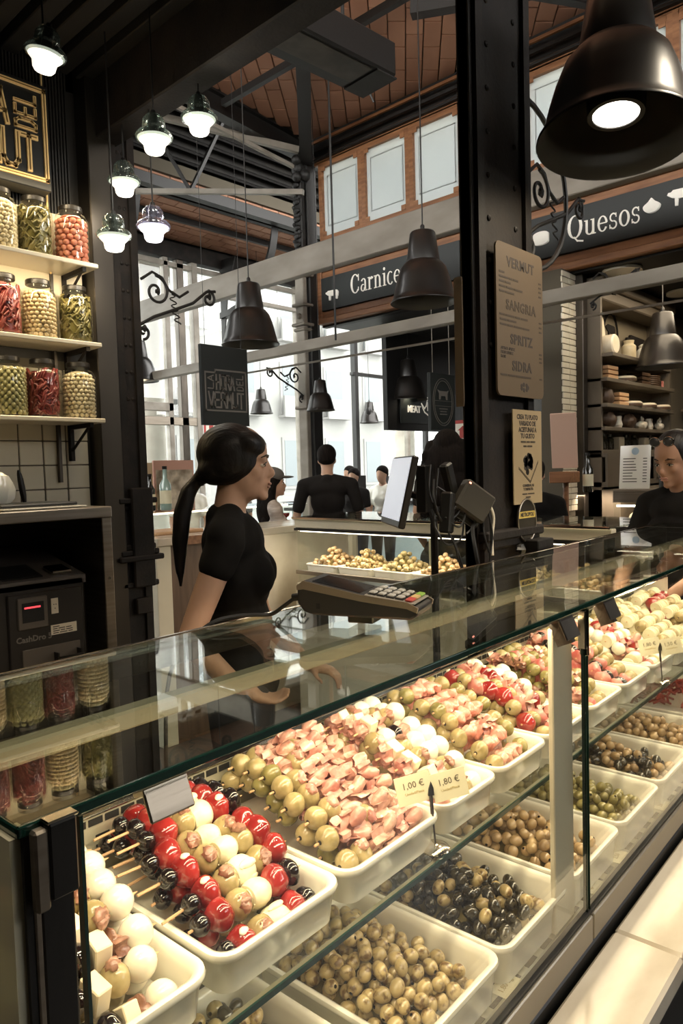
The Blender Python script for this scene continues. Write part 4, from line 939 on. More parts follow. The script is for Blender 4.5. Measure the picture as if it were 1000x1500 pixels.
# ================================================================ steel counter with cash machine
t=root('steel_unit','stainless steel side unit with a worktop framing the cash machine','counter',(1,2.7,0))
part('worktop',MB().box(-1,1.375,2.44,2.98,1.405,1.445,ch=.003),'steel',t); part('side_panel',MB().box(1.335,1.375,2.445,2.96,0,1.405,ch=.003),'steel',t)
part('back_panel',MB().box(-1,1.335,2.93,2.95,0,1.405),'black_panel',t); part('bolt',MB().lathe([(.006,0),(.005,.003)],10,M=Matrix.Translation((1.355,2.445,1.18))@Matrix.Rotation(R(90),4,'X')),'chrome',t)
one('chopping_board',MB().box(1.02,1.30,2.55,2.80,1.447,1.465,ch=.004),'black_panel','dark tray lying on the steel worktop under the bottom shelf','tray')
one('folded_cloth',MB().box(1.0,1.30,2.48,2.56,1.447,1.453,ch=.002),'melamine','thin white folded cloth on the edge of the steel worktop','cloth')
one('knife_handle',lump(MB(),(1.23,2.86,1.52),(.012,.012,.075),3,.08,10,8,rot=(0,R(-8),0)),'black_metal','dark upright knife handle against the white tiles','knife')
one('paper_napkin',lump(MB(),(1.10,2.75,1.515),(.05,.03,.07),3,.15,10,8),'melamine','crumpled white paper at the left edge above the steel worktop','paper')
t=root('cash_machine','dark grey automatic cash machine with a coin tray and card sticker','cash machine',(1.0,2.7,0))
fx=2.50
part('body',MB().box(.80,1.29,fx,2.90,0,1.20,ch=.012),'plastic_dk',t); part('sloped_top',MB().add([(.80,fx,1.20),(1.29,fx,1.20),(1.28,2.9,1.29),(.81,2.9,1.29),(.80,fx,1.17),(1.29,fx,1.17),(1.28,2.9,1.17),(.81,2.9,1.17)],[(0,1,2,3),(0,1,5,4),(1,2,6,5),(2,3,7,6),(3,0,4,7)]),'bezel',t)
part('scanner_glass',MB().box(.0,.14,.0,.14,0,.004,M=Matrix.Translation((1.0,2.52,1.207))@Matrix.Rotation(R(12.6),4,'X')),'black_metal',t)
part('note_slot',MB().box(.0,.075,.0,.08,0,.012,ch=.004,M=Matrix.Translation((1.175,2.52,1.207))@Matrix.Rotation(R(12.6),4,'X')),'chrome',t,label='bright metal note slot')
part('door',MB().box(1.0,1.27,fx-.012,fx,.60,1.16,ch=.004),'plastic_dk',t)
part('display_bezel',MB().box(1.03,1.135,fx-.02,fx-.008,1.035,1.145,ch=.003),'bezel',t); part('display',MB().box(1.045,1.12,fx-.022,fx-.018,1.06,1.128),'slot',t); part('red_display_line',MB().box(1.052,1.108,fx-.0228,fx-.021,1.108,1.114),mat('red_led',(.8,.05,.05),.5,emit=(1,.08,.1),es=1.2),t)
part('card_sticker',MB().box(1.15,1.176,fx-.014,fx-.011,1.075,1.13,ch=.001),'filling',t,label='small cream sticker with a face mark')
Mt=face((1.163,fx-.0145,1.10),(1,0,0)); mb=MB()
for a in ((-.004,.008),(.004,.008),(0,-.006)): mb.lathe([(.002,0),(.002,.0006)],8,M=Mt@Matrix.Translation((a[0],a[1],0)))
part('sticker_print',mb,'ink',t)
part('label_plate',MB().box(1.145,1.24,fx-.014,fx-.011,1.0,1.035),'filling',t); mb=MB()
for r_,row in enumerate(((.3,),(.2,.3,.25),(.3,.2,.3),(.25,.35,.2))):
    x=1.152
    for wdt in row: mb.box(x,x+wdt*.08,fx-.0148,fx-.0138,1.027-r_*.0075,1.030-r_*.0075); x+=wdt*.08+.004
part('label_print',mb,'ink',t)
part('machine_lettering',text_mb('CashDro 5',.028,.0006,M=face((1.085,fx-.0128,1.0),(1,0,0)),off=.0008),'letter_grey',t,smooth=0)
part('lower_panel',MB().box(1.04,1.25,fx-.016,fx-.008,.80,.965,ch=.002),'bezel',t)
for (a,b,z) in ((1.055,1.135,.885),(1.15,1.24,.925)):
    part('coin_tray',MB().box(a,b,fx-.05,fx-.012,z-.035,z-.03).box(a,a+.005,fx-.05,fx-.012,z-.03,z+.015).box(b-.005,b,fx-.05,fx-.012,z-.03,z+.015).box(a,b,fx-.053,fx-.048,z-.035,z+.0),'black_metal',t); part('tray_rim',MB().box(a-.002,b+.002,fx-.056,fx-.053,z-.002,z+.003),'chrome',t)
# ================================================================ LAMPS
shade=[(.055,.445),(.074,.44),(.081,.43),(.104,.268),(.1045,.256),(.118,.247),(.144,.215),(.164,.16),(.180,.10),(.194,.04),(.203,.015),(.212,.006),(.212,.0)]
def bell_meshes():
    a=MB().lathe(shade[::-1],48,cap=False).lathe([(.001,.447),(.055,.445)],24,cap=False).mesh('shade','lamp_black',50)
    inn=[(r-.003,z-.002) for r,z in shade[2:]]; 
    b=MB().lathe([(.210,-.001)]+inn[::-1][1:],48,cap=False).mesh('shade_lining','lamp_inner',50)
    c=MB().lathe([(.001,.075),(.062,.075),(.062,.09),(.05,.13)],24,cap=False).mesh('bulb','bulb',50)
    d=MB().lathe([(.063,.072),(.076,.072),(.08,.13),(.07,.24)],24,cap=False).mesh('lamp_holder','black_metal',50)
    e=MB().lathe([(.03,.44),(.03,.455),(.014,.46),(.014,.48),(.006,.49)],12)
    for i in range(20):
        pass
    e=e.mesh('neck_fitting','black_metal',40)
    return a,b,c,d,e
BL=bell_meshes()
def bell(x,y,z,label,ztop,pw=6,tilt=(0,0),s=1):
    o=root('pendant_lamp',label,'lamp',(x,y,z),(tilt[0],tilt[1],0),'black bell pendant lamps'); o.scale=(s,s,s)
    for nm,me in zip(('shade','shade_lining','bulb','lamp_holder','neck_fitting'),BL): inst(nm,me,o)
    L=(ztop-z)/s-.49; inst('cord',MB().cyl((0,0,.49),(0,0,.49+L),.0045,n=6).mesh('cord','rubber',40),o,rot=(-tilt[0],-tilt[1],0))
    spot('pendant_light',(x,y,z+.065),pw,(1,.84,.6),2.4,.5,.05)
bell(2.04,.83,2.44,'largest black bell lamp hanging at the top right, lit disc visible',5.3,26,(R(-2),R(8)),1)
bell(3.80,2.78,2.60,'black bell lamp in front of the far lettered oak fascia',5.1,12)
bell(3.50,4.13,2.49,'black bell lamp above the woman in black, beside the hanging sign',5.1,10)
bell(5.03,4.93,2.135,'grey black bell lamp in front of the far ornate column, left of the standing man',4.95,4,s=.66)
bell(7.46,8.6,2.47,'small bell lamp by the scrolled bracket right of the black sign',4.95,5,s=.85)
bell(10.02,8.6,2.40,'smallest shiny bell lamp in the middle against the bright street',4.95,5,s=.85)
bell(7.30,4.3,2.50,'bell lamp in front of the white lettered bulkhead',3.06,6) if False else bell(6.44,4.95,2.31,'bell lamp in front of the white lettered bulkhead',3.06,5)
bell(6.25,2.163,2.33,'bell lamp hanging inside the cheese stall at the right edge',3.06,7)
bell(4.41,7.11,2.60,'bell lamp half hidden behind the slim left column',5.0,6)
# glass insulator pendants
o1=[(.012,.105),(.03,.10),(.040,.085),(.042,.062),(.036,.055),(.040,.05),(.060,.04),(.068,.028),(.064,.018),(.045,.012)]
K['ins_dark']=glass_mat('smoked_insulator_glass',(.35,.40,.38),.1,.02,.12,(.12,.14,.13))
def insulator(x,y,z,label,gm,lit='bulb_soft',tilt=0):
    o=root('insulator_pendant',label,'lamp',(x,y,z),(tilt,tilt*.7,0),'glass insulator pendant lights')
    inst('glass_top',MB().lathe(o1,28,cap=False).mesh('glass_top',gm,60),o)
    c=inst('lit_glass',MB().lathe([(.061,.022),(.05,.010),(.040,.0),(.036,-.022),(.030,-.030),(.018,-.030),(.016,-.02),(.001,-.018)],28,cap=False).mesh('lit_glass',lit,60),o)
    inst('socket',MB().lathe([(.018,.03),(.018,.09),(.008,.12)],14).mesh('socket','black_metal',40),o)
    inst('cord',MB().cyl((0,0,.12),(0,0,3.25-z),.0035,n=6).mesh('cord','rubber',40),o,rot=(-tilt,-tilt*.7,0))
    l=bpy.data.lights.new('insulator_light','POINT'); l.energy=1.6; l.color=(1,.93,.8); l.shadow_soft_size=.04; lo=bpy.data.objects.new('insulator_light',l); COL.objects.link(lo); lo.location=(x,y,z-.07)
insulator(1.174,2.381,2.93,'tilted smoked glass insulator light over the gold sign','ins_dark',tilt=.15)
insulator(1.551,2.33,2.76,'green glass insulator light, middle of the hanging cluster','green_glass')
insulator(1.70,2.255,2.85,'small green glass insulator light, rightmost, against the roof tiles','green_glass')
insulator(1.66,2.725,2.745,'greenish insulator light hanging before the slim column, upper one','green_glass')
insulator(1.509,2.568,2.455,'lowest green insulator light left, before the slim column','green_glass')
K['clear_lit']=mat('bright_clear_glass',(.9,.9,.95),.2,emit=(.95,.93,1),es=1.4)
insulator(1.673,2.545,2.52,'clear lilac tinted insulator light against the street glass','clear_ins','clear_lit')
# ================================================================ wrought iron brackets
def spiral(c,r0,turns,a0,sgn=1,n=26):
    return [(c[0]+r0*(1-i/n*.85)*math.cos(a0+sgn*turns*2*PI*i/n),c[1]+r0*(1-i/n*.85)*math.sin(a0+sgn*turns*2*PI*i/n)) for i in range(n+1)]
def scroll_bracket(M,label,s=1.0,r=.0065):
    t=root('iron_bracket',label,'bracket'); t.matrix_world=M; T=lambda pts:[(x*s,0,z*s) for x,z in pts]
    mb=MB().tube(T([(0,.0)]+[(x/20*.62,-.02*x/20+.002*math.sin(x*3)) for x in range(21)]),r*1.5,8); part('top_bar',mb,'iron2',t,local=True)
    mb=MB().tube(T([(0,-.30),(.10,-.24),(.22,-.19),(.36,-.13),(.46,-.05),(.52,-.04)]),r,8); part('curved_stay',mb,'iron2',t,local=True)
    part('scroll',MB().tube(T(spiral((.12,-.10),.085,1.3,PI/2,-1)),r*.9,8),'iron2',t,local=True)
    part('scroll',MB().tube(T([(.03,-.05),(.1,.0),(.16,-.02),(.2,-.08),(.27,-.11),(.33,-.07)]),r*.9,8),'iron2',t,local=True)
    part('scroll',MB().tube(T(spiral((.47,-.09),.05,1.2,PI/2,-1)),r*.9,8),'iron2',t,local=True)
    part('scroll',MB().tube(T(spiral((.03,-.33),.04,1.1,-PI/2,1)),r*.9,8),'iron2',t,local=True)
    part('coil',MB().tube(T([(.22+.035*i/30+.02*math.sin(i*.9),-.10-.16*i/30) for i in range(31)]),r*.45,6),'iron2',t,local=True)
    mb=MB()
    for c in ((.13,-.10),(.475,-.075),(.035,-.31)): lump(mb,(c[0]*s,0,c[1]*s),(.015*s,.01,.02*s),2,.3,8,6)
    part('leaf',mb,'iron2',t,local=True)
scroll_bracket(Matrix.Translation((1.845,2.965,2.50)),'scrolled wrought iron bracket on the slim left column',.86,.0075)
scroll_bracket(Matrix.Translation((5.28,5.42,2.62))@Matrix.Rotation(R(180),4,'Z'),'distant scrolled iron bracket on the far column',.95,.009)
scroll_bracket(Matrix.Translation((2.08,1.13,2.50)),'scrolled iron bracket on the big column behind the largest lamp',.8)
scroll_bracket(Matrix.Translation((4.5,2.0,2.74))@Matrix.Rotation(R(-90),4,'Z'),'iron bracket on the lower aisle beam beside the column',.6)
one('chain',MB().tube([(1.83+.003*math.sin(i*1.3),2.94+.003*math.cos(i*1.3),2.24-i*.012) for i in range(52)],.0045,6),'chrome','thin metal chain hanging beside the slim left column','chain')
t=root('curved_iron_strap','curved iron brace behind the largest lamp','brace',(2.1,1.15,2.3)); part('strap',MB().tube([(2.08+.28*math.sin(a)-.0,1.13,2.42+.26*math.cos(a)) for a in [PI*1.1*i/20-.1 for i in range(21)]],.008,8),'iron2',t)
# hanging black sign with grey lettering
t=root('hanging_sign','black hanging sign with dull grey outlined lettering above the woman in black','sign',(3.15,4.0,1.9))
part('board',MB().box(2.955,3.355,4.0,4.03,1.885,2.425,ch=.002),'sign_black',t)
A_=MB(); logo(A_,None,.350,.275,Matrix.Translation((2.982,4.0,1.985))@Matrix(((1,0,0,0),(0,0,-1,0),(0,1,0,0),(0,0,0,1))),t=.002,stroke=.012); part('lettering',A_,'letter_grey',t,smooth=0)
part('cord',MB().cyl((3.0,4.015,2.42),(3.0,4.015,5.25),.002,n=6),'rubber',t); part('cord',MB().cyl((3.31,4.015,2.42),(3.31,4.015,5.2),.002,n=6),'rubber',t)
# ================================================================ heater box, cable loops, exit signs
t=root('heater_box','dark rectangular heater hanging under the tiled roof','heater',(3.0,2.75,3.65)); Mh=Matrix.Translation((2.86,2.66,3.72))@Matrix.Rotation(R(-4),4,'Z')
part('housing',MB(Mh).box(-.36,.36,-.14,.14,-.05,.13,ch=.01),'black_metal',t); part('grille',MB(Mh).box(-.33,.20,-.11,.06,-.056,-.05),'steel_dk',t); part('end_plate',MB(Mh).box(.22,.37,-.13,.13,-.058,-.05),'iron2',t)
part('hanger',MB(Mh).cyl((.1,0,.13),(.1,0,1.4),.01).cyl((-.3,0,.13),(-.3,0,1.4),.01),'iron2',t)
for (x,y,lab) in ((3.9,3.65,'looped black cable hanging from the roof left of the middle lamp'),(4.3,2.75,'looped black cable hanging from the roof beside the big column')):
    one('hanging_cable',MB().tube([(x,y,2.5),(x,y,4.2),(x,y,4.5),(x+.03,y-.03,4.62),(x+.10,y-.08,4.62),(x+.16,y-.14,4.45),(x+.26,y-.2,4.2)],.008,6),'rubber',lab,'cable')
def exit_sign(p,label,xd=(1,0,0)):
    t=root('exit_sign',label,'sign',p); M=face(p,xd)
    part('plate',MB(M).box(-.10,.10,-.11,.11,-.01,0,ch=.002),mat('sign_red',(.45,.05,.04),.5),t); part('white_field',MB(M).box(-.07,.09,-.09,.08,0,.001),'melamine',t)
    mb=MB(M).prism([(-.02,-.05),(.05,-.05),(.05,.02),(.07,.02),(.015,.06),(-.04,.02),(-.02,.02)],.002); part('arrow_symbol',mb,mat('sign_red2',(.4,.05,.04),.5),t)
exit_sign((5.98,7.95,2.2),'small red and white exit sign left of the black hanging sign'); exit_sign((5.48,3.63,1.86),'red and white exit sign beside the big column',(0,-1,0))
# round camera on rod
one('dome_camera',MB().lathe([(.001,-.05),(.035,-.035),(.045,0),(.045,.04),(.03,.07)],18),'black_metal','small dark dome camera on the distant rod','camera').location=(8.6,7.4,2.45)
# crest board + lettering on bulkhead
t=root('hanging_sign','dark hanging board with an oval crest beside the column','sign',(5.0,3.5,1.86))
part('board',MB().box(4.845,5.195,3.5,3.53,1.86,2.33,ch=.003),'sign_black',t); Mc=Matrix.Translation((5.02,3.498,2.095))@Matrix(((1,0,0,0),(0,0,-1,0),(0,1,0,0),(0,0,0,1))); mb=MB()
for a,b in ((.145,.195),(.125,.175)): mb.tube([Mc@Vector((a*math.cos(q_),b*math.sin(q_),0)) for q_ in [2*PI*i/40 for i in range(40)]],.0025,5,closed=True)
mb.prism([(-.06,.02),(-.06,.07),(-.08,.10),(-.05,.09),(.05,.09),(.08,.10),(.06,.07),(.06,.02),(.04,.02),(.03,.05),(-.03,.05),(-.04,.02)],.002,M=Mc)
mb.box(-.12,.12,-.035,-.032,0,.002,M=Mc).box(-.12,.12,.008,.011,0,.002,M=Mc)
for k,wd in enumerate((.06,.045,.05)): mb.box(-wd,wd,-.06-.022*k,-.052-.022*k,0,.002,M=Mc)
part('crest',mb,'letter_grey',t); 
for x in (4.90,5.14): part('hanger_rod',MB().cyl((x,3.515,2.33),(x,3.515,3.05),.003,n=6),'paint_beam',t)
t=root('wall_sign','glossy dark plate with white capital letters and a horned flame mark','sign',(7.0,4.5,2.1)); yy=4.999
part('plate',MB().box(6.33,7.5,yy-.02,yy,2.06,2.42,ch=.003),'sign_black',t)
part('lettering',text_mb('MEAT',.105,.004,M=face((6.57,yy-.025,2.215),(1,0,0)),off=.003,xs=.9),'letter_white',t,smooth=0)
Mc=face((6.83,yy-.022,2.235),(1,0,0))@Matrix.Diagonal((.62,.72,1,1)); mb=MB()
ribbon(mb,[(-.19,.07),(-.15,.0),(-.10,-.06),(0,-.10),(.10,-.06),(.15,.0),(.19,.07),(.10,.0),(.05,.04),(0,.17),(-.05,.04),(-.10,.0)],.022,.003,Mc,closed=True); ribbon(mb,[(0,-.02),(0,.09)],.03,.003,Mc); part('horned_flame_mark',mb,'letter_white',t,smooth=0)
# ================================================================ fascia signs
def arc(mb,cx,cy,a,b,ta,tb,a0,a1,M,t=.004,n=20):
    vs=[];fs=[]
    for i in range(n+1):
        q=a0+(a1-a0)*i/n; c,s_=math.cos(q),math.sin(q)
        for (x,y) in ((cx+a*c,cy+b*s_),(cx+(a-ta)*c,cy+(b-tb)*s_)): vs+= [(x,y,0),(x,y,t)]
    for i in range(n): k=i*4; fs+=[(k+1,k+5,k+7,k+3),(k,k+1,k+5,k+4),(k+2,k+3,k+7,k+6),(k,k+2,k+6,k+4)]
    fs+=[(0,1,3,2),(n*4,n*4+1,n*4+3,n*4+2)]
    mb.add(vs,fs,0,M)
def serif_word(word,M,h):
    M=M@Matrix.Diagonal((.84,1,1,1)); mb=MB(); x=0; T=.16; t_=.05
    def bar(x0,x1,y0,y1): mb.box(x0*h,x1*h,y0*h,y1*h,0,.004,M=M)
    def ar(cx,cy,a,b,ta,tb,a0,a1): arc(mb,cx*h,cy*h,a*h,b*h,ta*h,tb*h,a0,a1,M)
    for c in word:
        if c in'QC':
            if c=='Q': ar(x+.42,.5,.42,.52,T,t_,0,2*PI); ribbon(mb,[((x+.38)*h,.03*h),((x+.55)*h,-.14*h),((x+.85)*h,-.2*h)],.07*h,.004,M); x+=.98
            else: ar(x+.40,.5,.40,.52,T,t_,R(45),R(318)); bar(x+.66,x+.72,.62,.98); bar(x+.64,x+.70,.1,.3); x+=.86
        elif c=='u': bar(x+.04,x+.16,.14,.66); ar(x+.27,.18,.23,.19,.11,.06,PI,2*PI); bar(x+.40,x+.52,.0,.66); bar(x-.03,x+.16,.62,.66); bar(x+.32,x+.52,.62,.66); bar(x+.40,x+.60,0,.04); x+=.70
        elif c=='e': ar(x+.27,.33,.27,.35,.11,.05,R(5),R(330)); bar(x+.1,x+.50,.33,.38); x+=.64
        elif c=='s': ar(x+.2,.49,.19,.19,.07,.06,R(30),R(265)); ar(x+.2,.17,.2,.19,.07,.06,R(-150),R(85)); bar(x+.33,x+.37,.48,.66); bar(x+.0,x+.04,.02,.2); x+=.50
        elif c=='o': ar(x+.28,.33,.28,.35,.12,.05,0,2*PI); x+=.66
        elif c=='a': bar(x+.34,x+.46,.08,.5); ar(x+.25,.48,.21,.2,.11,.05,0,R(160)); ar(x+.2,.18,.2,.2,.11,.05,R(60),R(360)); bar(x+.36,x+.56,.0,.05); x+=.62
        elif c=='r': bar(x+.08,x+.20,0,.66); bar(x,x+.3,0,.04); bar(x,x+.2,.62,.66); ar(x+.34,.42,.16,.25,.12,.08,R(40),R(150)); x+=.52
        elif c=='n': bar(x+.08,x+.20,0,.66); bar(x,x+.28,0,.04); bar(x,x+.2,.62,.66); ar(x+.31,.44,.22,.24,.11,.06,0,PI); bar(x+.42,x+.54,0,.45); bar(x+.34,x+.62,0,.04); x+=.72
        elif c in'ií': 
            bar(x+.08,x+.20,0,.66); bar(x,x+.28,0,.04); bar(x,x+.2,.62,.66)
            if c=='i': ar(x+.14,.88,.08,.08,.079,.079,0,2*PI)
            else: ribbon(mb,[((x+.12)*h,.8*h),((x+.24)*h,.98*h)],.07*h,.004,M)
            x+=.36
        elif c=='c': ar(x+.26,.33,.26,.35,.12,.05,R(50),R(320)); x+=.54
    return mb,x*h
COW=[(-.5,.12),(-.46,.2),(-.36,.2),(-.3,.26),(.3,.24),(.42,.22),(.5,.1),(.47,-.15),(.44,-.12),(.42,-.3),(.33,-.3),(.34,-.02),(.2,-.08),(-.12,-.06),(-.14,-.3),(-.23,-.3),(-.24,-.02),(-.33,.0),(-.4,.05)]
GOAT=[(-.35,.0),(-.48,.1),(-.3,.12),(.15,.1),(.25,.3),(.32,.42),(.36,.3),(.5,.24),(.48,.18),(.34,.16),(.27,-.05),(.24,-.4),(.16,-.4),(.15,-.08),(-.15,-.08),(-.2,-.2),(-.22,-.42),(-.3,-.42),(-.32,-.15)]
def fascia_sign(y0,y1,label,word,wy,h,zb,icons):
    t=root('fascia_sign',label,'sign',(5.46,(y0+y1)/2,3.2)); part('panel',MB().box(5.455,5.5,y0,y1,3.20,3.53,ch=.002),'sign_black',t)
    M=Matrix(((0,0,-1,5.455),(-1,0,0,wy),(0,1,0,zb),(0,0,0,1))); mb,_=serif_word(word,M,h); part('lettering',mb,'letter_white',t,smooth=0)
    for (yy,zz,s,nm) in icons:
        Mi=Matrix(((0,0,-1,5.455),(-s,0,0,yy),(0,s,0,zz),(0,0,0,1))); mb=MB()
        if nm=='cow': mb.prism(COW,.003/s,M=Mi)
        elif nm=='goat': mb.prism(GOAT,.003/s,M=Mi)
        elif nm=='wheel':
            pl=[(.5*math.cos(a),.18*math.sin(a)+.2) for a in [PI*i/10 for i in range(11)]]+[(-.5*math.cos(a),-.18*math.sin(a)-.25) for a in [PI*i/10 for i in range(11)]]
            mb.prism(pl,.003/s,M=Mi); 
        else: mb.prism([(.5*math.cos(a)*(1 if math.sin(a)<0 else 1-.55*math.sin(a)**2),(.38*math.sin(a) if math.sin(a)<0 else .3*math.sin(a)+.18*math.sin(a)**8)) for a in [2*PI*i/26 for i in range(26)]],.003/s,M=Mi)
        part({'cow':'cow_silhouette','goat':'goat_silhouette','wheel':'cheese_wheel_silhouette','garlic':'soft_cheese_silhouette'}[nm],mb,'letter_white',t,smooth=0)
fascia_sign(-2.1,3.35,'black fascia sign with white serif lettering and cheese silhouettes at right','Quesos',2.60,.170,3.295,((2.82,3.36,.13,'wheel'),(3.0,3.36,.15,'goat') if False else (2.99,3.36,.15,'goat'),(1.955,3.38,.12,'garlic'),(1.75,3.40,.20,'cow')))
fascia_sign(3.60,5.29,'black fascia sign with white serif lettering behind the middle bell lamp','Carnicería',4.88,.18,3.30,((5.13,3.34,.17,'cow'),))
# ================================================================ menu boards on the big column
def board(name,label,x0,x1,y,z0,z1,m,r=.02,th=.006):
    t=root(name,label,'menu board',((x0+x1)/2,y,z0)); W,H=x1-x0,z1-z0; pl=[]
    for cx,cy,a0 in ((W-r,H-r,0),(r,H-r,90),(r,r,180),(W-r,r,270)):
        for i in range(5): a=R(a0+22.5*i); pl.append((cx+r*math.cos(a),cy+r*math.sin(a)))
    M=Matrix(((1,0,0,x0),(0,0,-1,y),(0,1,0,z0),(0,0,0,1))); part('panel',MB().prism(pl,th,M=M),m,t,smooth=0); return t,M@Matrix.Translation((0,0,th+.0003))
def blocks(mb,M,x,y,widths,h=.006,gap=.004):
    for w_ in widths: mb.box(x,x+w_,y-h/2,y+h/2,0,.0004,M=M); x+=w_+gap
y=1.098
t,M=board('menu_board','tall tan drinks menu board with rounded corners on the big column',1.838,2.112,y,1.755,2.192,'kraft')
for (zz,txt) in ((.385,'VERMUT'),(.262,'SANGRIA'),(.165,'SPRITZ'),(.088,'SIDRA')): part('heading',text_mb(txt,.040,.0004,M=M@Matrix.Translation((.140,zz,0)),off=.0012,xs=.98,spacing=1.1),'ink' if txt!='SANGRIA' else 'ink2',t,smooth=0)
for txt,x,zz in (('APEROL SPRITZ',.02,.136),('FRESH SPRITZ',.02,.124),('ROSE',.02,.112)): part('item_text',text_mb(txt,.0115,.0003,'LEFT',M=M@Matrix.Translation((x,zz,0)),off=.0003),'ink',t,smooth=0)
mb=MB(); q=random.Random(4)
for zz,ws in ((.352,(.03,)),(.339,(.05,.02,.03)),(.326,(.03,.03)),(.312,(.035,.04,.05)),(.298,(.03,.05)),(.232,(.03,.05,.03,.04)),(.218,(.04,.05)),(.204,(.04,.03,.05,.04)),(.060,(.04,.04,.09))): blocks(mb,M,.016,zz,ws,.0055)
for zz in (.352,.339,.326,.312,.232,.218,.204,.136,.124,.112,.06): blocks(mb,M,.248,zz,(.016,),.005)
part('item_lines',mb,'ink2',t,smooth=0,kind='stuff')
mb=MB(); 
for a in range(7): mb.lathe([(.007,0),(.006,.0005)],10,M=M@Matrix.Translation((.155+.02*math.cos(a*.9),.030+.008*math.sin(a*.9),0)))
part('emblem',mb,'ink',t,smooth=0)
t,M=board('menu_board','second tan menu board seen edge on, left side of the big column',0,.26,0,0,.36,'kraft'); t.matrix_world=Matrix.Translation((1.768,1.135,1.722))@Matrix.Rotation(R(-90),4,'Z')@Matrix.Rotation(0,4,'X')@Matrix.Translation((-.0,0,0))@RM[t.name].inverted()@Matrix.Translation((0.13,0,0)) if False else t.matrix_world
for c in t.children: c.matrix_parent_inverse=Matrix()
t.matrix_world=Matrix.Translation((1.742,1.145,1.722))@Matrix.Rotation(R(90),4,'Z')@Matrix.Translation((0,0,0)); 
for c in t.children: c.matrix_parent_inverse=Matrix(); c.scale=(.10,1,1)
t,M=board('poster','narrow kraft poster about olives below the tall menu board',1.925,2.10,y,1.434,1.718,'kraft2',r=.002,th=.003); t['category']='poster'
for zz,txt in ((.262,'CREA TU PLATO'),(.243,'VARIADO DE'),(.224,'ACEITUNAS A'),(.205,'TU GUSTO')): part('heading',text_mb(txt,.020,.0003,M=M@Matrix.Translation((.0875,zz,0)),off=.0007,xs=.86),'ink',t,smooth=0)
for zz,txt in ((.055,'COMBINALAS'),(.044,'Y DISFRUTA')): part('small_heading',text_mb(txt,.011,.0003,M=M@Matrix.Translation((.0875,zz,0)),off=.0004),'ink',t,smooth=0)
mb=MB(); blocks(mb,M,.045,.188,(.03,.02,.03),.005); blocks(mb,M,.06,.175,(.02,.03),.005); blocks(mb,M,.05,.03,(.03,.04),.004); blocks(mb,M,.07,.02,(.03,),.004); part('small_print',mb,'ink2',t,kind='stuff')
mb=MB(); q=random.Random(8)
for k in range(26):
    a=q.uniform(0,6.3); r_=q.uniform(0,.032); mb.lathe([(.010,0),(.009,.0006)],10,k%2,M=M@Matrix.Translation((.092+r_*math.cos(a),.120+r_*.8*math.sin(a),0)))
part('olive_print',mb,['ink','iron'],t); mb=MB(); ribbon(mb,[(.03,.112),(.10,.068),(.15,.13)],.0015,.0004,M); ribbon(mb,[(.03,.107),(.10,.063),(.15,.125)],.0015,.0004,M); part('plate_outline',mb,'ink',t,smooth=0)
t=root('oval_badge','dark oval badge with a yellow band below the kraft poster','badge',(1.99,y,1.32)); M=Matrix(((1,0,0,2.0),(0,0,-1,y),(0,1,0,1.383),(0,0,0,1)))
ov=lambda a,b:[(a*math.cos(2*PI*i/32),b*math.sin(2*PI*i/32)) for i in range(32)]
part('disc',MB().prism(ov(.058,.068),.004,M=M),'steel_dk',t); part('rim',MB().tube([M@Vector((.055*math.cos(2*PI*i/40),.065*math.sin(2*PI*i/40),.005)) for i in range(40)],.002,6,closed=True),'steel',t)
part('yellow_band',MB().box(-.05,.05,.008,.028,.004,.0048,M=M),mat('yellow_band',(.62,.45,.10),.5),t); part('band_lettering',text_mb('METROPOLI',.017,.0003,M=M@Matrix.Translation((0,.018,.0052)),off=.0006,xs=.9),'ink',t,smooth=0)
t=root('junction_box','small brown metal box at the foot of the big column','box',(2.05,1.08,1.29)); part('box',MB().box(1.985,2.085,1.05,1.10,1.285,1.325,ch=.003),'iron',t,label=None); part('cable_knot',lump(MB(),(1.95,1.09,1.30),(.02,.015,.015),2,.4,8,6),'rubber',t)
# ================================================================ payment terminal on the glass
t=root('card_terminal','bronze and black payment terminal standing on the glass top','card terminal')
# local: x = width, y = length towards keypad end, z up
TM=CFM@Matrix.Translation((.868,.325,1.302))@Matrix.Rotation(R(197),4,'Z'); t.matrix_world=TM
def tb(): return MB()
prof=[(0,.018),(.012,.004),(.03,0),(.195,.0),(.205,.006),(.208,.018),(.19,.026),(.115,.034),(.012,.054),(.0,.046)]
MX=Matrix(((0,0,1,-.04),(1,0,0,0),(0,1,0,.014),(0,0,0,1)))@Matrix.Translation((0,0,0))
part('lower_shell',MB().prism([(y,z) for y,z in prof],.082,M=MX),'plastic_dk',t,local=True,bevel=.004)
side=[(0,.040),(.0,.048),(.012,.056),(.115,.0365),(.19,.0285),(.208,.020),(.206,.012),(.19,.018),(.115,.026),(.012,.042)]
for off in (-.0425,.0395): part('side_band',MB().prism([(y,z) for y,z in side],.003,M=Matrix(((0,0,1,off),(1,0,0,0),(0,1,0,.014),(0,0,0,1)))),'plastic_bz',t,local=True,label='bronze side band')
sl_=math.atan((.056-.0365)/.103); MT=Matrix.Translation((0,.012,.0700))@Matrix.Rotation(-sl_,4,'X')
part('face_plate',MB().box(-.041,.041,0,.108,-.003,.0005,ch=.001,M=MT),'plastic_dk',t,local=True); part('screen',MB().box(-.033,.033,.012,.098,.0005,.0012,M=MT),mat('terminal_screen',(.01,.01,.01),.05),t,local=True)
sl2=math.atan(.010/.075); MK=Matrix.Translation((0,.118,.0508))@Matrix.Rotation(-sl2,4,'X')
part('keypad_plate',MB().box(-.039,.039,0,.084,-.002,.0008,ch=.001,M=MK),mat('keypad_grey',(.42,.38,.32),.4,.4),t,local=True)
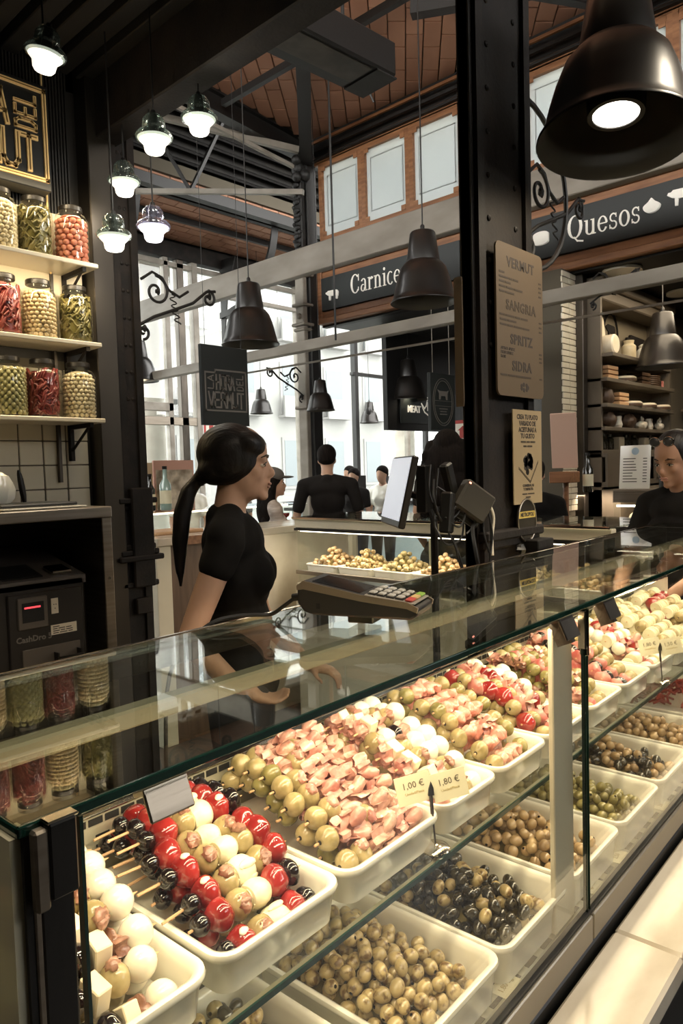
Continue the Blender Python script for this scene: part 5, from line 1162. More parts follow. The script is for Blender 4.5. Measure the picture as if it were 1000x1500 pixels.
km=MB().box(-.008,.008,-.0055,.0055,0,.004,ch=.0015)
kk=km.mesh('key',mat('key_grey',(.55,.52,.46),.35),30); cols={'r':mat('key_red',(.6,.08,.06),.4),'y':mat('key_yellow',(.75,.5,.2),.4),'g':mat('key_green',(.3,.5,.08),.4)}
kb=MB().box(-.0095,.0095,-.007,.007,0,.0015,ch=.001).mesh('key_surround','black_metal',30)
for r_ in range(4):
    for c in range(3):
        M_=MK@Matrix.Translation((-.024+c*.024,.010+r_*.0155,.0008)); o=inst('key_surround',kb,t); o.matrix_basis=M_; o=inst('key',kk,t); o.matrix_basis=M_@Matrix.Translation((0,0,.0012))
for c,ch_ in enumerate('gyr'):
    o=inst('key',MB().box(-.0115,.0115,-.006,.006,0,.0042,ch=.0015).mesh('key',cols[ch_],30),t); o.matrix_basis=MK@Matrix.Translation((-.025+c*.025,.073,.0008)); o['label']={'r':'red key','y':'yellow key','g':'green key'}[ch_]
part('side_port',MB().box(.0400,.0432,.035,.041,.025,.034),'slot',t,local=True) 
part('side_port',MB().box(-.0435,-.0400,.035,.041,.028,.037),'slot',t,local=True)
p=part('support_block',MB().box(-.02,.02,.08,.125,-.0,.014,ch=.002),'steel_dk',t,local=True)
CABLE=[(.852,.372,1.318),(.846,.395,1.304),(.825,.416,1.304),(.79,.428,1.306),(.75,.440,1.300),(.71,.452,1.27),(.67,.46,1.20),(.66,.46,.95)]
def smooth3(P,n=5):
    P=[Vector(p) for p in P]; o=[]
    for i in range(len(P)-1):
        a=P[max(0,i-1)];b=P[i];c=P[i+1];d=P[min(len(P)-1,i+2)]
        for k in range(n): u=k/n; o.append(.5*((2*b)+(c-a)*u+(2*a-5*b+4*c-d)*u*u+(3*b-a-3*c+d)*u**3))
    return o+[P[-1]]
mb=MB().tube([TM@Vector((0,0,.036)),TM@Vector((0,-.03,.030))]+smooth3([CFM@Vector(v) for v in CABLE]),.0035,8).cyl(TM@Vector((0,.0,.038)),TM@Vector((0,-.03,.035)),.0065,.005,10)
one('terminal_cable',mb,'rubber','black cable trailing from the payment terminal over the counter edge','cable')
# ================================================================ monitor and cable tangle by the column
t=root('monitor','slim point of sale monitor seen nearly edge on','monitor',(1.62,1.35,1.38)); Mm=Matrix.Translation((1.705,1.36,1.485))@Matrix.Rotation(R(50),4,'Z')@Matrix.Rotation(R(13),4,'X')
part('casing',MB(Mm).box(-.14,.14,-.014,.006,-.105,.105,ch=.004),'plastic_dk',t); part('screen',MB(Mm).box(-.134,.134,.006,.0085,-.085,.099),mat('lit_screen',(.6,.62,.66),.3,emit=(.85,.9,1),es=.55),t,label='pale lit screen')
part('stand_arm',MB().tube([(1.72,1.34,1.48),(1.73,1.28,1.46),(1.72,1.24,1.40),(1.72,1.24,.9)],.011,8).box(1.70,1.735,1.25,1.29,1.42,1.56,ch=.004),'black_metal',t)
part('stand_foot',MB().box(1.62,1.78,1.16,1.32,.86,.90,ch=.005),'black_metal',t)
K['box_dk']=mat('dark_taupe_plastic',(.055,.048,.036),.4)
t=root('network_box','dark taupe device box tilted among the cables','electronic device',(1.74,1.14,1.45)); Mb=Matrix.Translation((1.70,1.09,1.455))@Matrix.Rotation(R(-25),4,'Z')@Matrix.Rotation(R(34),4,'Y')
part('housing',MB(Mb).box(-.055,.05,-.018,.018,-.042,.042,ch=.006),'box_dk',t); part('status_light',MB(Mb).box(-.05,-.044,-.019,-.017,.030,.034),mat('red_pinpoint',(1,.3,.2),.5,emit=(1,.3,.2),es=4),t); part('cradle',MB(Mb).box(-.02,.06,.018,.04,-.055,.01,ch=.006),'black_metal',t)
one('power_adapter',MB(Matrix.Translation((1.615,1.12,1.43))@Matrix.Rotation(R(8),4,'Y')@Matrix.Rotation(R(20),4,'Z')).box(-.022,.022,-.016,.016,-.055,.055,ch=.005),'black_metal','black power adapter hanging in the cables under the monitor','power adapter')
one('power_adapter',MB(Matrix.Translation((1.655,1.14,1.52))@Matrix.Rotation(R(-20),4,'Y')).box(-.016,.016,-.014,.014,-.045,.045,ch=.005),'black_metal','upper black adapter tied behind the monitor','power adapter')
q=random.Random(12)
CP=[((1.60,1.16,1.56),(1.58,1.15,1.48),(1.60,1.12,1.40),(1.62,1.10,1.34),(1.64,1.10,1.29),(1.65,1.08,1.24)),((1.62,1.15,1.55),(1.585,1.14,1.42),(1.57,1.12,1.38),(1.60,1.11,1.345),(1.65,1.10,1.36),(1.665,1.10,1.42)),((1.72,1.10,1.40),(1.675,1.08,1.38),(1.655,1.06,1.33),(1.66,1.05,1.27),(1.68,1.05,1.22)),((1.60,1.14,1.50),(1.64,1.12,1.47),(1.67,1.10,1.43),(1.64,1.10,1.39),(1.59,1.11,1.42)),((1.58,1.14,1.46),(1.61,1.12,1.42),(1.66,1.10,1.46),(1.70,1.09,1.40),(1.66,1.09,1.37)),((1.60,1.15,1.52),(1.57,1.13,1.47),(1.59,1.12,1.41),(1.64,1.11,1.42),(1.68,1.10,1.47)),((1.75,1.08,1.44),(1.76,1.07,1.36),(1.745,1.07,1.30),(1.75,1.07,1.24)),((1.76,1.1,1.42),(1.735,1.08,1.36),(1.745,1.07,1.31),(1.77,1.08,1.33),(1.765,1.08,1.40)),((1.64,1.12,1.36),(1.645,1.1,1.30),(1.65,1.08,1.22))]
def smoothp(P,n=6):
    P=[Vector(p) for p in P]; o=[]
    for i in range(len(P)-1):
        a=P[max(0,i-1)];b=P[i];c=P[i+1];d=P[min(len(P)-1,i+2)]
        for k in range(n):
            u=k/n; o.append(.5*((2*b)+(c-a)*u+(2*a-5*b+4*c-d)*u*u+(3*b-a-3*c+d)*u**3))
    return o+[P[-1]]
locs=('longest, falling from the monitor','looping under the lower adapter','thick one below the device box','tightest loop in the middle','crossing before the device box','nearest the monitor stand','falling beside the big column','looping beside the big column','thin straight one in the middle')
for i,P in enumerate(CP): one('cable',MB().tube(smoothp(P),.0055 if i==2 else .0028,6),'rubber','black cable of the tangle, '+locs[i],'cable','tangled cables by the monitor')
one('cable',MB().tube(smoothp([(1.74,1.11,1.44),(1.78,1.10,1.45),(1.80,1.09,1.41),(1.79,1.09,1.35),(1.775,1.08,1.30)]),.004,6),'filling','cream cable looping against the big column','cable')
# ================================================================ CHEESE STALL
YS=2.66
t=root('shelf_cabinet','tall taupe cabinet with open shelves on the cheese stall side wall','cabinet',(6.4,2.5,0))
X0,X1=5.70,7.25
part('carcass',MB().box(X0,X0+.03,2.45,YS,0,3.0).box(X1,X1+.05,2.45,YS,0,3.0).box(X0,X1,2.62,YS,1.0,2.30),'cab',t)
part('top_moulding',MB().box(X0,X1+.1,2.42,YS,2.95,3.04,ch=.01).box(X0,X1+.1,2.45,YS,2.86,2.95,ch=.01),'cab',t)
for (zz,d,xa,xb) in ((2.43,.30,X0+.02,6.55),(2.43,.22,6.35,X1+.02),(2.235,.26,X0,X1),(2.03,.26,X0,X1),(1.845,.24,X0,X1),(1.66,.22,X0,X1+.1)):
    part('shelf_board',MB().box(xa,xb,YS-d,YS,zz-.03,zz,ch=.003),'cab',t)
part('cupboard',MB().box(X0,X1+.25,2.40,YS,1.60,1.63).box(X0,X1+.25,2.40,YS,1.36,1.40).box(X0,6.1,2.40,2.42,1.40,1.60).box(6.75,X1+.25,2.40,2.42,1.40,1.60),'cab',t)
part('door',MB().box(6.77,7.08,2.385,2.40,1.41,1.59,ch=.003),'cab',t); part('door',MB().box(7.10,7.45,2.385,2.40,1.41,1.59,ch=.003),'cab',t)
part('work_ledge',MB().box(X0,X1+.2,2.30,YS,1.10,1.34,ch=.003),'cab',t)
def prop(nm,mb,m,label,cat,group=None): return one(nm,mb,m,label,cat,group)
T_=lambda x,y,z:Matrix.Translation((x,y,z))
prop('cutting_board',MB().prism([(-.10,0),(.10,0),(.10,.34),(.04,.38),(.03,.50),(-.03,.50),(-.04,.38),(-.10,.34)],.02,M=T_(6.02,2.58,2.43)@Matrix.Rotation(R(4),4,'Z')@Matrix.Rotation(R(84),4,'X')),'cheese','pale paddle shaped board leaning on the cabinet top shelf','board')
prop('cheese_wheel',MB().lathe([(.07,0),(.08,.01),(.08,.09),(.07,.10)],24,M=T_(5.86,2.49,2.51)@Matrix.Rotation(R(90),4,'X')),'cheese','half cheese wheel standing before the paddle board','cheese')
prop('glass_jar',MB().lathe([(.055,0),(.06,.02),(.06,.13),(.04,.15),(.045,.18)],20,M=T_(6.40,2.5,2.43)),'jar_pale','pale glass storage jar on the cabinet top shelf','jar')
prop('milk_churn',MB().lathe([(.06,0),(.065,.01),(.065,.12),(.04,.15),(.045,.17),(.02,.185)],20,M=T_(6.74,2.5,2.43)),'melamine','cream enamel milk churn on the cabinet top shelf','churn')
o=root('cow_cutout','dark flat cow cutout behind the milk churn','decoration',(6.95,2.62,2.43)); part('figure',MB().prism([(x*.5,y*.5) for x,y in COW],.02,M=face((6.86,2.62,2.58),(1,0,0))),'iron',o,smooth=0)
t=root('wall_emblem','oval stall emblem mounted above the cabinet shelf','emblem',(6.40,2.64,2.7)); M=face((6.38,2.655,2.68),(1,0,0)); mb=MB()
for a,b in ((.16,.20),(.14,.18)): mb.tube([M@Vector((a*math.cos(2*PI*i/36),b*math.sin(2*PI*i/36),.004)) for i in range(36)],.005,5,closed=True)
mb.prism([(x*.2,y*.22+.03) for x,y in COW],.006,M=M); mb.box(-.17,.17,-.07,-.02,0,.006,M=M); part('relief',mb,'iron',t,smooth=0)
for i,(x,z,k) in enumerate(((5.9,2.235,'crate'),(6.25,2.235,'cheese'),(6.62,2.235,'crate2'),(6.95,2.235,'basket'),(5.9,2.03,'loaf'),(6.12,2.03,'crate'),(6.38,2.03,'cheese'),(6.72,2.03,'cheese'),(7.08,2.03,'cheese'),(5.95,1.845,'round'),(6.15,1.845,'pot'),(6.36,1.845,'round'),(6.62,1.845,'bag'),(6.86,1.845,'pot'),(7.06,1.845,'bag'),(5.85,1.66,'jar'),(5.98,1.66,'jar'),(6.12,1.66,'packet'),(6.32,1.66,'jar'),(6.5,1.66,'jar'),(6.68,1.66,'packet'),(6.88,1.66,'jar'))):
    sh={2.235:'second shelf from top',2.03:'third shelf',1.845:'fourth shelf',1.66:'lowest open shelf'}[z]; pos='%s of the cabinet, %s'%(sh,('far left' if x<5.96 else 'left' if x<6.2 else 'centre left' if x<6.4 else 'centre' if x<6.66 else 'right of centre' if x<6.9 else 'right'))
    c=(x,2.50,z)
    if k.startswith('crate'):
        t=root('wooden_crate','slatted wooden crate on the '+pos,'crate',c); 
        for j in range(3): part('slat',MB().box(x-.10,x+.10,2.43,2.57,z+.005+j*.037,z+.033+j*.037,ch=.003),'wood_br' if k=='crate2' else 'stick',t)
    elif k=='cheese': prop('cheese_wheel',MB().lathe([(.10,0),(.115,.012),(.115,.04),(.10,.05)],22,0,T_(*c)).lathe([(.116,.008),(.118,.02),(.116,.03)],22,1,T_(*c)),['cheese','wood_br'],'flat cheese wheel on the '+pos,'cheese')
    elif k in('loaf','round'): prop('dark_cheese',lump(MB(),(x,2.5,z+.065),(.085,.07,.07),i,.1,16,10),'wood_br','dark rinded round cheese on the '+pos,'cheese')
    elif k=='basket':
        t=root('wicker_basket','dark wicker basket with a red tag, second cabinet shelf, right of centre','basket',c); mb=MB()
        for j in range(6): mb.tube([(x+(.10+.003*(j%2))*math.cos(2*PI*a/16),2.5+.06*math.sin(2*PI*a/16),z+.01+j*.018) for a in range(16)],.007,5,closed=True)
        part('weave',mb,'wood_br',t); part('tag',MB().box(x+.02,x+.07,2.42,2.425,z,z+.06),'pepper_pk',t)
    elif k=='pot': prop('small_crock',MB().lathe([(.03,0),(.04,.03),(.03,.07),(.034,.10),(.02,.105)],16,0,T_(*c)),'filling','small pale crock on the '+pos,'pot')
    elif k=='bag': prop('cloth_bag',lump(lump(MB(),(x,2.48,z+.035),(.06,.05,.04),i,.15,14,9),(x+.01,2.48,z+.085),(.022,.02,.03),i+1,.3,10,7),'filling','small tied cream cloth bag on the '+pos,'bag')
    elif k=='packet': prop('packet',MB().box(x-.05,x+.05,2.45,2.51,z,z+.11,ch=.006),'cab_lt','plain taupe packet on the '+pos,'packet')
    else: prop('dark_jar',MB().lathe([(.03,0),(.035,.01),(.035,.09),(.02,.11),(.024,.13)],14,0,T_(*c)),'bot_dark','small dark jar on the '+pos+(' half' if x in(5.98,6.5) else ''),'jar')
for i,x in enumerate((6.15,6.26,6.42,6.55,6.66)): prop('storage_jar',MB().lathe([(.045,0),(.05,.01),(.05,.10),(.04,.12),(.042,.14)],16,0,T_(x,2.5,1.40)),'olive_gd' if i%2 else 'wood_br','preserve jar in the open cupboard niche, %s from the left'%('first','second','third','fourth','fifth')[i],'jar')
# back wall shelf with branded looking crate and round tins
t=root('wall_shelf','dark back wall shelves of the cheese stall','shelf',(8.3,1.6,1.8))
for zz in (1.62,1.86,2.1): part('board',MB().box(8.1,8.5,.2,2.62,zz-.03,zz,ch=.003),'cab',t)
t=root('wooden_box','pale wooden box with a cow mark on the upper back shelf','box',(8.2,2.0,2.1)); part('box',MB().box(8.15,8.4,1.55,2.15,2.1,2.48,ch=.004),'kraft2',t); part('cow_mark',MB().prism([(x*.16,y*.16) for x,y in COW],.003,M=face((8.148,1.87,2.31),(0,-1,0))),'ink',t,smooth=0); mb=MB(); blocks(mb,face((8.148,1.87,2.25),(0,-1,0)),-.1,0,(.08,.11),.012); part('print',mb,'ink2',t)
k=0
for r_ in range(5):
    for c in range(5-r_):
        k+=1; prop('small_tin',MB().lathe([(.036,0),(.036,.05)],14,0,T_(8.2,1.98-c*.078-r_*.039,1.90+r_*.068)@Matrix.Rotation(R(90),4,'Y')),'chrome','round tin in the pyramid of tins on the back shelf','tin','pyramid of tins on the back shelf')
# ceiling discs
for i,(x,y) in enumerate(((5.74,2.29),(6.9,2.20))):
    t=root('ceiling_light',('round recessed lamp in the stall ceiling under the oak fascia','round recessed lamp farther back in the cheese stall ceiling')[i],'lamp',(x,y,3.05)); part('ring',MB().lathe([(.13,0),(.15,0),(.15,.02),(.13,.02)],28,M=T_(x,y,3.035)),'melamine',t); part('diffuser',MB().lathe([(.001,0),(.128,0),(.128,.015)],28,M=T_(x,y,3.037)),'bulb',t)
# cheese case
t=root('display_case','steel framed cheese display case with pink and cream cuts, lit inside','display case',(5.7,1.9,0))
part('body',MB().box(5.5,6.1,.3,2.27,0,1.08,ch=.01),'steel_dk',t); part('top_frame',MB().box(5.48,5.95,.3,2.27,1.325,1.35,ch=.004).box(5.48,5.50,.3,2.27,1.25,1.325),'steel',t); part('led_strip',MB().box(5.50,5.52,.32,2.25,1.215,1.23),'led',t); part('front_pane',MB().box(5.49,5.495,.3,2.27,1.08,1.32),'glass_clear',t)
q=random.Random(9); mb=MB()
for k in range(150): lump(mb,(5.6+q.uniform(0,.35),q.uniform(.35,2.2),1.10+q.uniform(0,.05)),(.05,.07,.035),k,.3,8,6,k%3)
part('cheese_cuts',mb,['ham','cheese','filling'],t,kind='stuff')
t=root('menu_card','white printed menu card standing on the cheese case','menu',(5.6,2.25,1.35)); Mq=face((5.54,2.13,1.352),(0,-1,.0))@Matrix.Rotation(R(-6),4,'X'); part('card',MB(Mq).box(-.115,.115,0,.33,-.002,.002),'melamine',t)
mb=MB(Mq); q=random.Random(2)
for r_ in range(9): mb.box(-.09,-.02+q.uniform(0,.04),.05+r_*.022,.056+r_*.022,.002,.003); mb.box(.06,.09,.05+r_*.022,.056+r_*.022,.002,.003)
part('print_lines',mb,'ink2',t,kind='stuff'); part('blue_emblem',MB(Mq).lathe([(.028,.002),(.028,.003)],18,M=Matrix.Translation((0,.285,0))),mat('pale_blue',(.4,.52,.6),.6),t)
one('crumpled_sack',lump(MB(),(5.9,1.75,1.41),(.14,.28,.10),4,.15,18,12),'cab_lt','heaped pale cloth sack on the cheese case near the right woman','sack')
t=root('menu_stand','pinkish leaning menu stand seen just right of the big column','menu',(4.9,2.5,1.3)); part('panel',MB(T_(4.9,2.38,1.72)@Matrix.Rotation(R(-70),4,'Z')@Matrix.Rotation(R(14),4,'X')).box(-.09,.09,-.008,.008,-.20,.20,ch=.003),mat('salmon_card',(.62,.42,.33),.5),t); part('foot',MB().box(4.82,4.98,2.30,2.46,1.42,1.50,ch=.005).cyl((4.9,2.37,0),(4.9,2.37,1.45),.02),'wood_or',t)
bottle(5.0,2.25,1.35,.28,'bot_dark','dark blue bottle right of the leaning menu stand')
# far counter where the standing man leans and small things
t=root('far_bar','dark topped far bar by the street glass with clutter','bar counter',(8.5,7.2,0)); part('top',MB().box(6.3,11.5,6.3,6.9,1.06,1.10,ch=.005),'iron2',t); part('front',MB().box(6.4,11.4,6.4,6.85,0,1.06),mat('pale_case_glass',(.35,.42,.42),.2),t)
one('menu_holder',MB(T_(7.9,6.5,1.28)@Matrix.Rotation(R(20),4,'Z')).box(-.10,.10,-.01,.01,-.18,.18,ch=.003),'black_panel','upright black menu holder on the far bar near the monitor','menu')
one('menu_holder',MB(T_(7.45,6.6,1.30)@Matrix.Rotation(R(-30),4,'Z')).box(-.09,.09,-.008,.008,-.18,.18,ch=.003),'iron2','upright grey menu holder between the distant customers','menu')
one('bread_heap',lump(MB(),(7.3,6.45,1.15),(.22,.15,.07),6,.2,14,9),'wood_or','brown heap of bread on the far bar','bread')
# ================================================================ PEOPLE
def P(mb,pts,rs,n=14):
    for i in range(len(pts)-1): mb.caps(pts[i],rs[i],pts[i+1],rs[i+1],n)
def hand(mb,w_,d,s=1,curl_=.5,spread=(0,1,0)):
    """palm and five fingers from wrist w_ along d"""
    w_=Vector(w_); d=Vector(d).normalized(); sp=Vector(spread); sp=(sp-d*sp.dot(d)).normalized(); nrm=d.cross(sp)
    c=w_+d*.045*s
    mb.caps(w_,.020*s,w_+d*.03*s,.024*s); mb.caps(w_+d*.03*s-sp*.018*s,.015*s,w_+d*.075*s-sp*.022*s,.012*s); mb.caps(w_+d*.03*s+sp*.018*s,.015*s,w_+d*.078*s+sp*.022*s,.012*s); mb.caps(w_+d*.03*s,.015*s,w_+d*.08*s,.013*s)
    for k,(o,L) in enumerate(((-.028,.058),(-.0095,.070),(.0095,.074),(.028,.066))):
        a=w_+d*.078*s+sp*o*s; b=a+(d*math.cos(curl_)+nrm*math.sin(curl_))*L*.5*s; e=b+(d*math.cos(curl_*2.4)+nrm*math.sin(curl_*2.4))*L*.5*s
        mb.caps(a,.0088*s,b,.0080*s,8,3); mb.caps(b,.0080*s,e,.0066*s,8,3)
    a=w_+d*.02*s+sp*.022*s; b=a+(d*.6+sp*.7+nrm*.3).normalized()*.04*s; e=b+(d*.85+sp*.3+nrm*.5).normalized()*.032*s; mb.caps(a,.012*s,b,.010*s,8,3); mb.caps(b,.010*s,e,.008*s,8,3)
def person(label,loc,rz,H,skin,shirt,pants,hairfn,arms,vox=.011,female=True,head_t=(0,0),sleeves=.62,face_=True,shoes='black_metal',neckline=.0,group=None,trouser_label=None):
    s=H/1.70; t=root('person',label,'person',loc,(0,0,rz),group)
    hz=1.575*s; sh=.165*s if female else .20*s; shz=1.385*s; hip=.10*s if female else .095*s
    HM=Matrix.Translation((0.01*s,0,1.47*s))@Matrix.Rotation(head_t[1],4,'Z')@Matrix.Rotation(head_t[0],4,'Y')@Matrix.Translation((-.01*s,0,-1.47*s))
    def hd(mb2,f):   # head bits in head frame
        k=len(mb2.v); f(); 
        for i in range(k,len(mb2.v)): mb2.v[i]=HM@mb2.v[i]
    b=MB()
    def headf():
        b.ell((0,0,hz+.035*s),(.095*s,.073*s,.088*s),20,14); b.ell((.030*s,0,hz-.035*s),(.060*s,.056*s,.075*s),18,12); b.ell((.045*s,0,hz-.012*s),(.048*s,.052*s,.06*s),16,10)
        b.caps((.090*s,0,hz+.014*s),.008*s,(.114*s,0,hz-.022*s),.0095*s,10); b.ell((.102*s,0,hz-.028*s),(.014*s,.015*s,.009*s),10,8)
        b.ell((.095*s,0,hz-.052*s),(.013*s,.021*s,.006*s),12,8); b.ell((.092*s,0,hz-.063*s),(.013*s,.019*s,.007*s),12,8); b.ell((.082*s,0,hz-.090*s),(.019*s,.022*s,.017*s),12,8)
        b.ell((.078*s,.030*s,hz+.024*s),(.016*s,.022*s,.008*s),10,8); b.ell((.078*s,-.030*s,hz+.024*s),(.016*s,.022*s,.008*s),10,8)
        b.ell((.062*s,.034*s,hz-.022*s),(.026*s,.022*s,.025*s),10,8); b.ell((.062*s,-.034*s,hz-.022*s),(.026*s,.022*s,.025*s),10,8)
        for y in (.071,-.071): b.ell((-.003*s,y*s,hz-.005*s),(.016*s,.008*s,.028*s),10,8)
    hd(b,headf)
    n1=HM@Vector((-.005*s,0,hz-.05*s)); P(b,[(-.022*s,0,1.39*s),(-.02*s,0,1.44*s),tuple(n1)],[.062*s,.050*s,.050*s])
    torso=[(-.02*s,0,1.34*s),(.0,0,1.22*s),(.005*s,0,1.05*s),(0,0,.95*s)]
    def trunk(m,g):
        m.ell((-.012*s,0,1.345*s),(.085*s+g,sh*.86+g,.085*s+g),18,12); m.ell((-.005*s,0,1.24*s),(.098*s+g,.135*s+g,.13*s+g),18,12); m.ell((.0,0,1.08*s),(.086*s+g,(.118 if female else .135)*s+g,.13*s+g),18,12); m.ell((-.005*s,0,.93*s),(.105*s+g,(.16 if female else .155)*s+g,.11*s+g),18,12)
        if female:
            for y in (.058,-.058): m.ell((.054*s,y*s,1.245*s),(.055*s+g*.7,.055*s+g,.060*s+g),14,10)
        for y in (1,-1): m.caps((-.015*s,y*.05*s,1.42*s),.035*s+g,(-.015*s,y*sh,1.375*s),.045*s+g,12)
    trunk(b,0)
    # arms: (shoulder->elbow->wrist->hand dir)
    sleeve=MB()
    for y,(el,wr,hdir,cu) in zip((1,-1),arms):
        S_=Vector((-.012*s,y*sh,1.36*s)); el=Vector(el)*s; wr=Vector(wr)*s
        P(b,[S_,S_.lerp(el,.5),el],[.044*s,.041*s,.034*s]); P(b,[el,el.lerp(wr,.3),wr],[.035*s,.036*s,.023*s]); hand(b,wr,hdir,s,cu,(0,-y,0) if abs(Vector(hdir).y)<.7 else (1,0,0))
        P(sleeve,[S_,S_.lerp(el,sleeves)],[.056*s,.054*s])
    for y in (1,-1):
        P(b,[(0,y*hip,.90*s),(.01*s,y*hip,.50*s),(-.01*s,y*hip,.09*s)],[.082*s,.052*s,.036*s])
    me=setmat(remesh(b,vox,7,.5,'body'),skin); o=inst('body',me,t); 
    tm=MB(); trunk(tm,.011*s); k=len(tm.v); join(tm,sleeve); tm.caps((-.03*s,0,1.37*s),.064*s,(-.042*s,0,1.415*s),.054*s)
    tm.ell((0,0,.93*s),(.118*s,.168*s,.12*s),18,12)
    inst('shirt',setmat(remesh(tm,vox,9,.5,'shirt'),shirt),t)
    pm=MB(); pm.ell((-.005*s,0,.90*s),(.112*s,.165*s,.11*s),18,12)
    for y in (1,-1): P(pm,[(0,y*hip,.88*s),(.01*s,y*hip,.50*s),(-.01*s,y*hip,.10*s)],[.098*s,.068*s,.055*s])
    inst('trousers',setmat(remesh(pm,.014,4,.5,'trousers'),pants),t)
    for y in (1,-1): inst('shoe',lump(MB(),(.045*s,y*hip,.042*s),(.13*s,.045*s,.042*s),1,.05,14,9).mesh('shoe',shoes,60),t)
    if face_:
        for y in (.030,-.030):
            e=MB().ell((.081*s,y*s,hz+.002*s),(.0085*s,.012*s,.005*s),12,8); 
            for i in range(len(e.v)): e.v[i]=HM@e.v[i]
            eo=inst('eye',e.mesh('eye','melamine',80),t)
            e=MB().ell((.0885*s,y*s,hz+.003*s),(.003*s,.005*s,.0045*s),10,8).tube([(.086*s,(y-.016)*s,hz+.004*s),(.0935*s,y*s,hz+.012*s),(.084*s,(y+.016)*s,hz+.004*s)],.0018*s,6)
            for i in range(len(e.v)): e.v[i]=HM@e.v[i]
            inst('iris',e.mesh('iris','eye',60),eo)
            e=MB().tube([(.094*s,(y*.55)*s,hz+.026*s),(.094*s,y*s,hz+.033*s),(.078*s,y*1.75*s,hz+.025*s)],[.002*s,.0032*s,.0012*s],6)
            for i in range(len(e.v)): e.v[i]=HM@e.v[i]
            inst('eyebrow',e.mesh('eyebrow','eye',60),t)
        e=MB().ell((.102*s,0,hz-.0525*s),(.006*s,.021*s,.0045*s),14,8).ell((.099*s,0,hz-.062*s),(.006*s,.018*s,.005*s),14,8)
        for i in range(len(e.v)): e.v[i]=HM@e.v[i]
        inst('lips',e.mesh('lips','lips',70),t)
    hm=MB(); k=len(hm.v); hairfn(hm,s,hz)
    for i in range(len(hm.v)): hm.v[i]=HM@hm.v[i]
    inst('hair',setmat(remesh(hm,.008,3,.5,'hair'),'hair' if vox<.009 else 'hair_dull'),t)
    return t,HM,s,hz
def hair_pony(m,s,hz):
    m.ell((-.018*s,0,hz+.036*s),(.104*s,.084*s,.093*s),24,16)
    for y in (1,-1):
        m.ell((-.014*s,y*.034*s,hz+.008*s),(.090*s,.050*s,.066*s),20,12,rot=(0,R(-26),0)); m.ell((.040*s,y*.030*s,hz+.065*s),(.052*s,.048*s,.040*s),16,10,rot=(0,R(20),0))
        m.ell((-.055*s,y*.03*s,hz-.018*s),(.06*s,.045*s,.045*s),16,10)
    m.caps((-.09*s,0,hz-.025*s),.032*s,(-.118*s,-.005*s,hz-.05*s),.020*s)
    pts=[(-.118,-.005,-.05),(-.142,-.01,-.085),(-.158,-.014,-.15),(-.163,-.018,-.23),(-.162,-.02,-.31),(-.158,-.022,-.37)]; rs=[.019,.025,.028,.025,.017,.005]
    for i in range(5): m.caps((pts[i][0]*s,pts[i][1]*s,hz+pts[i][2]*s),rs[i]*s,(pts[i+1][0]*s,pts[i+1][1]*s,hz+pts[i+1][2]*s),rs[i+1]*s)
def hair_short(m,s,hz):
    m.ell((-.012*s,0,hz+.052*s),(.098*s,.080*s,.082*s),22,14); m.ell((-.035*s,0,hz+.015*s),(.072*s,.076*s,.055*s),18,12)
def hair_long(m,s,hz,L=.42,w=1.0):
    m.ell((-.016*s,0,hz+.045*s),(.104*s,.088*s,.092*s),22,14); q=random.Random(3)
    m.ell((-.07*s,0,hz-.10*s),(.07*s,.105*s*w,.16*s),18,12); m.ell((-.085*s,0,hz-.22*s),(.06*s,.12*s*w,.14*s),18,12)
    for y in (1,-1,.4,-.4):
        x0=-.045 if abs(y)<1 else -.02
        pts=[Vector((x0*s,y*.068*s*w,hz+.02*s)),Vector(((x0-.02)*s,y*.085*s*w,hz-.10*s)),Vector(((x0-.03)*s,y*.105*s*w,hz-.22*s)),Vector(((x0-.025)*s,y*.11*s*w,hz-L*s))]
        for i in range(3): m.caps(pts[i],(.052,.056,.06)[i]*s,pts[i+1],(.056,.06,.03)[i]*s)
    for k in range(46):
        a=q.uniform(0.7,5.6); r_=q.uniform(.10,.135); z=hz-q.uniform(.02,L-.02)*s; m.ell((-.035*s-.5*r_*s*abs(math.cos(a/2)),r_*s*w*math.sin(a)*.95,z),(.024*s,.026*s,.04*s),8,6)
# main woman, facing picture right
down=((.02,.19,1.08),(.10,.17,.86),(.3,0,-1),.4); back=((-.125,-.20,1.085),(.02,-.16,.93),(.8,.3,-.4),.4)
wt,WM,ws,whz=person('woman in a black t-shirt with a long black ponytail, standing behind the counter in profile',(1.392,1.738,0),R(-45),1.70,'skin','tee','jeans',hair_pony,(((.05,.19,1.08),(.20,.13,.92),(1,-.3,-.2),.5),back),vox=.0075,head_t=(R(3),R(0)),sleeves=.24)
inst('hair_tie',MB().lathe([(.018,0),(.022,.006),(.018,.012)],14,M=Matrix.Translation(WM@Vector((-.116*ws,-.004,whz-.055*ws)))@Matrix.Rotation(R(35),4,'Y')).mesh('hair_tie','black_metal',60),wt)
# man from behind
person('man in a charcoal t-shirt seen from behind, standing beyond the far display case',(4.40,4.26,.03),R(40),1.74,'skin','tee2','jeans',hair_short,(((.0,.27,1.10),(.16,.20,1.02),(1,-.5,0),.4),((.0,-.27,1.10),(.14,-.22,1.0),(1,.5,0),.4)),vox=.011,female=False,sleeves=.66,face_=False)
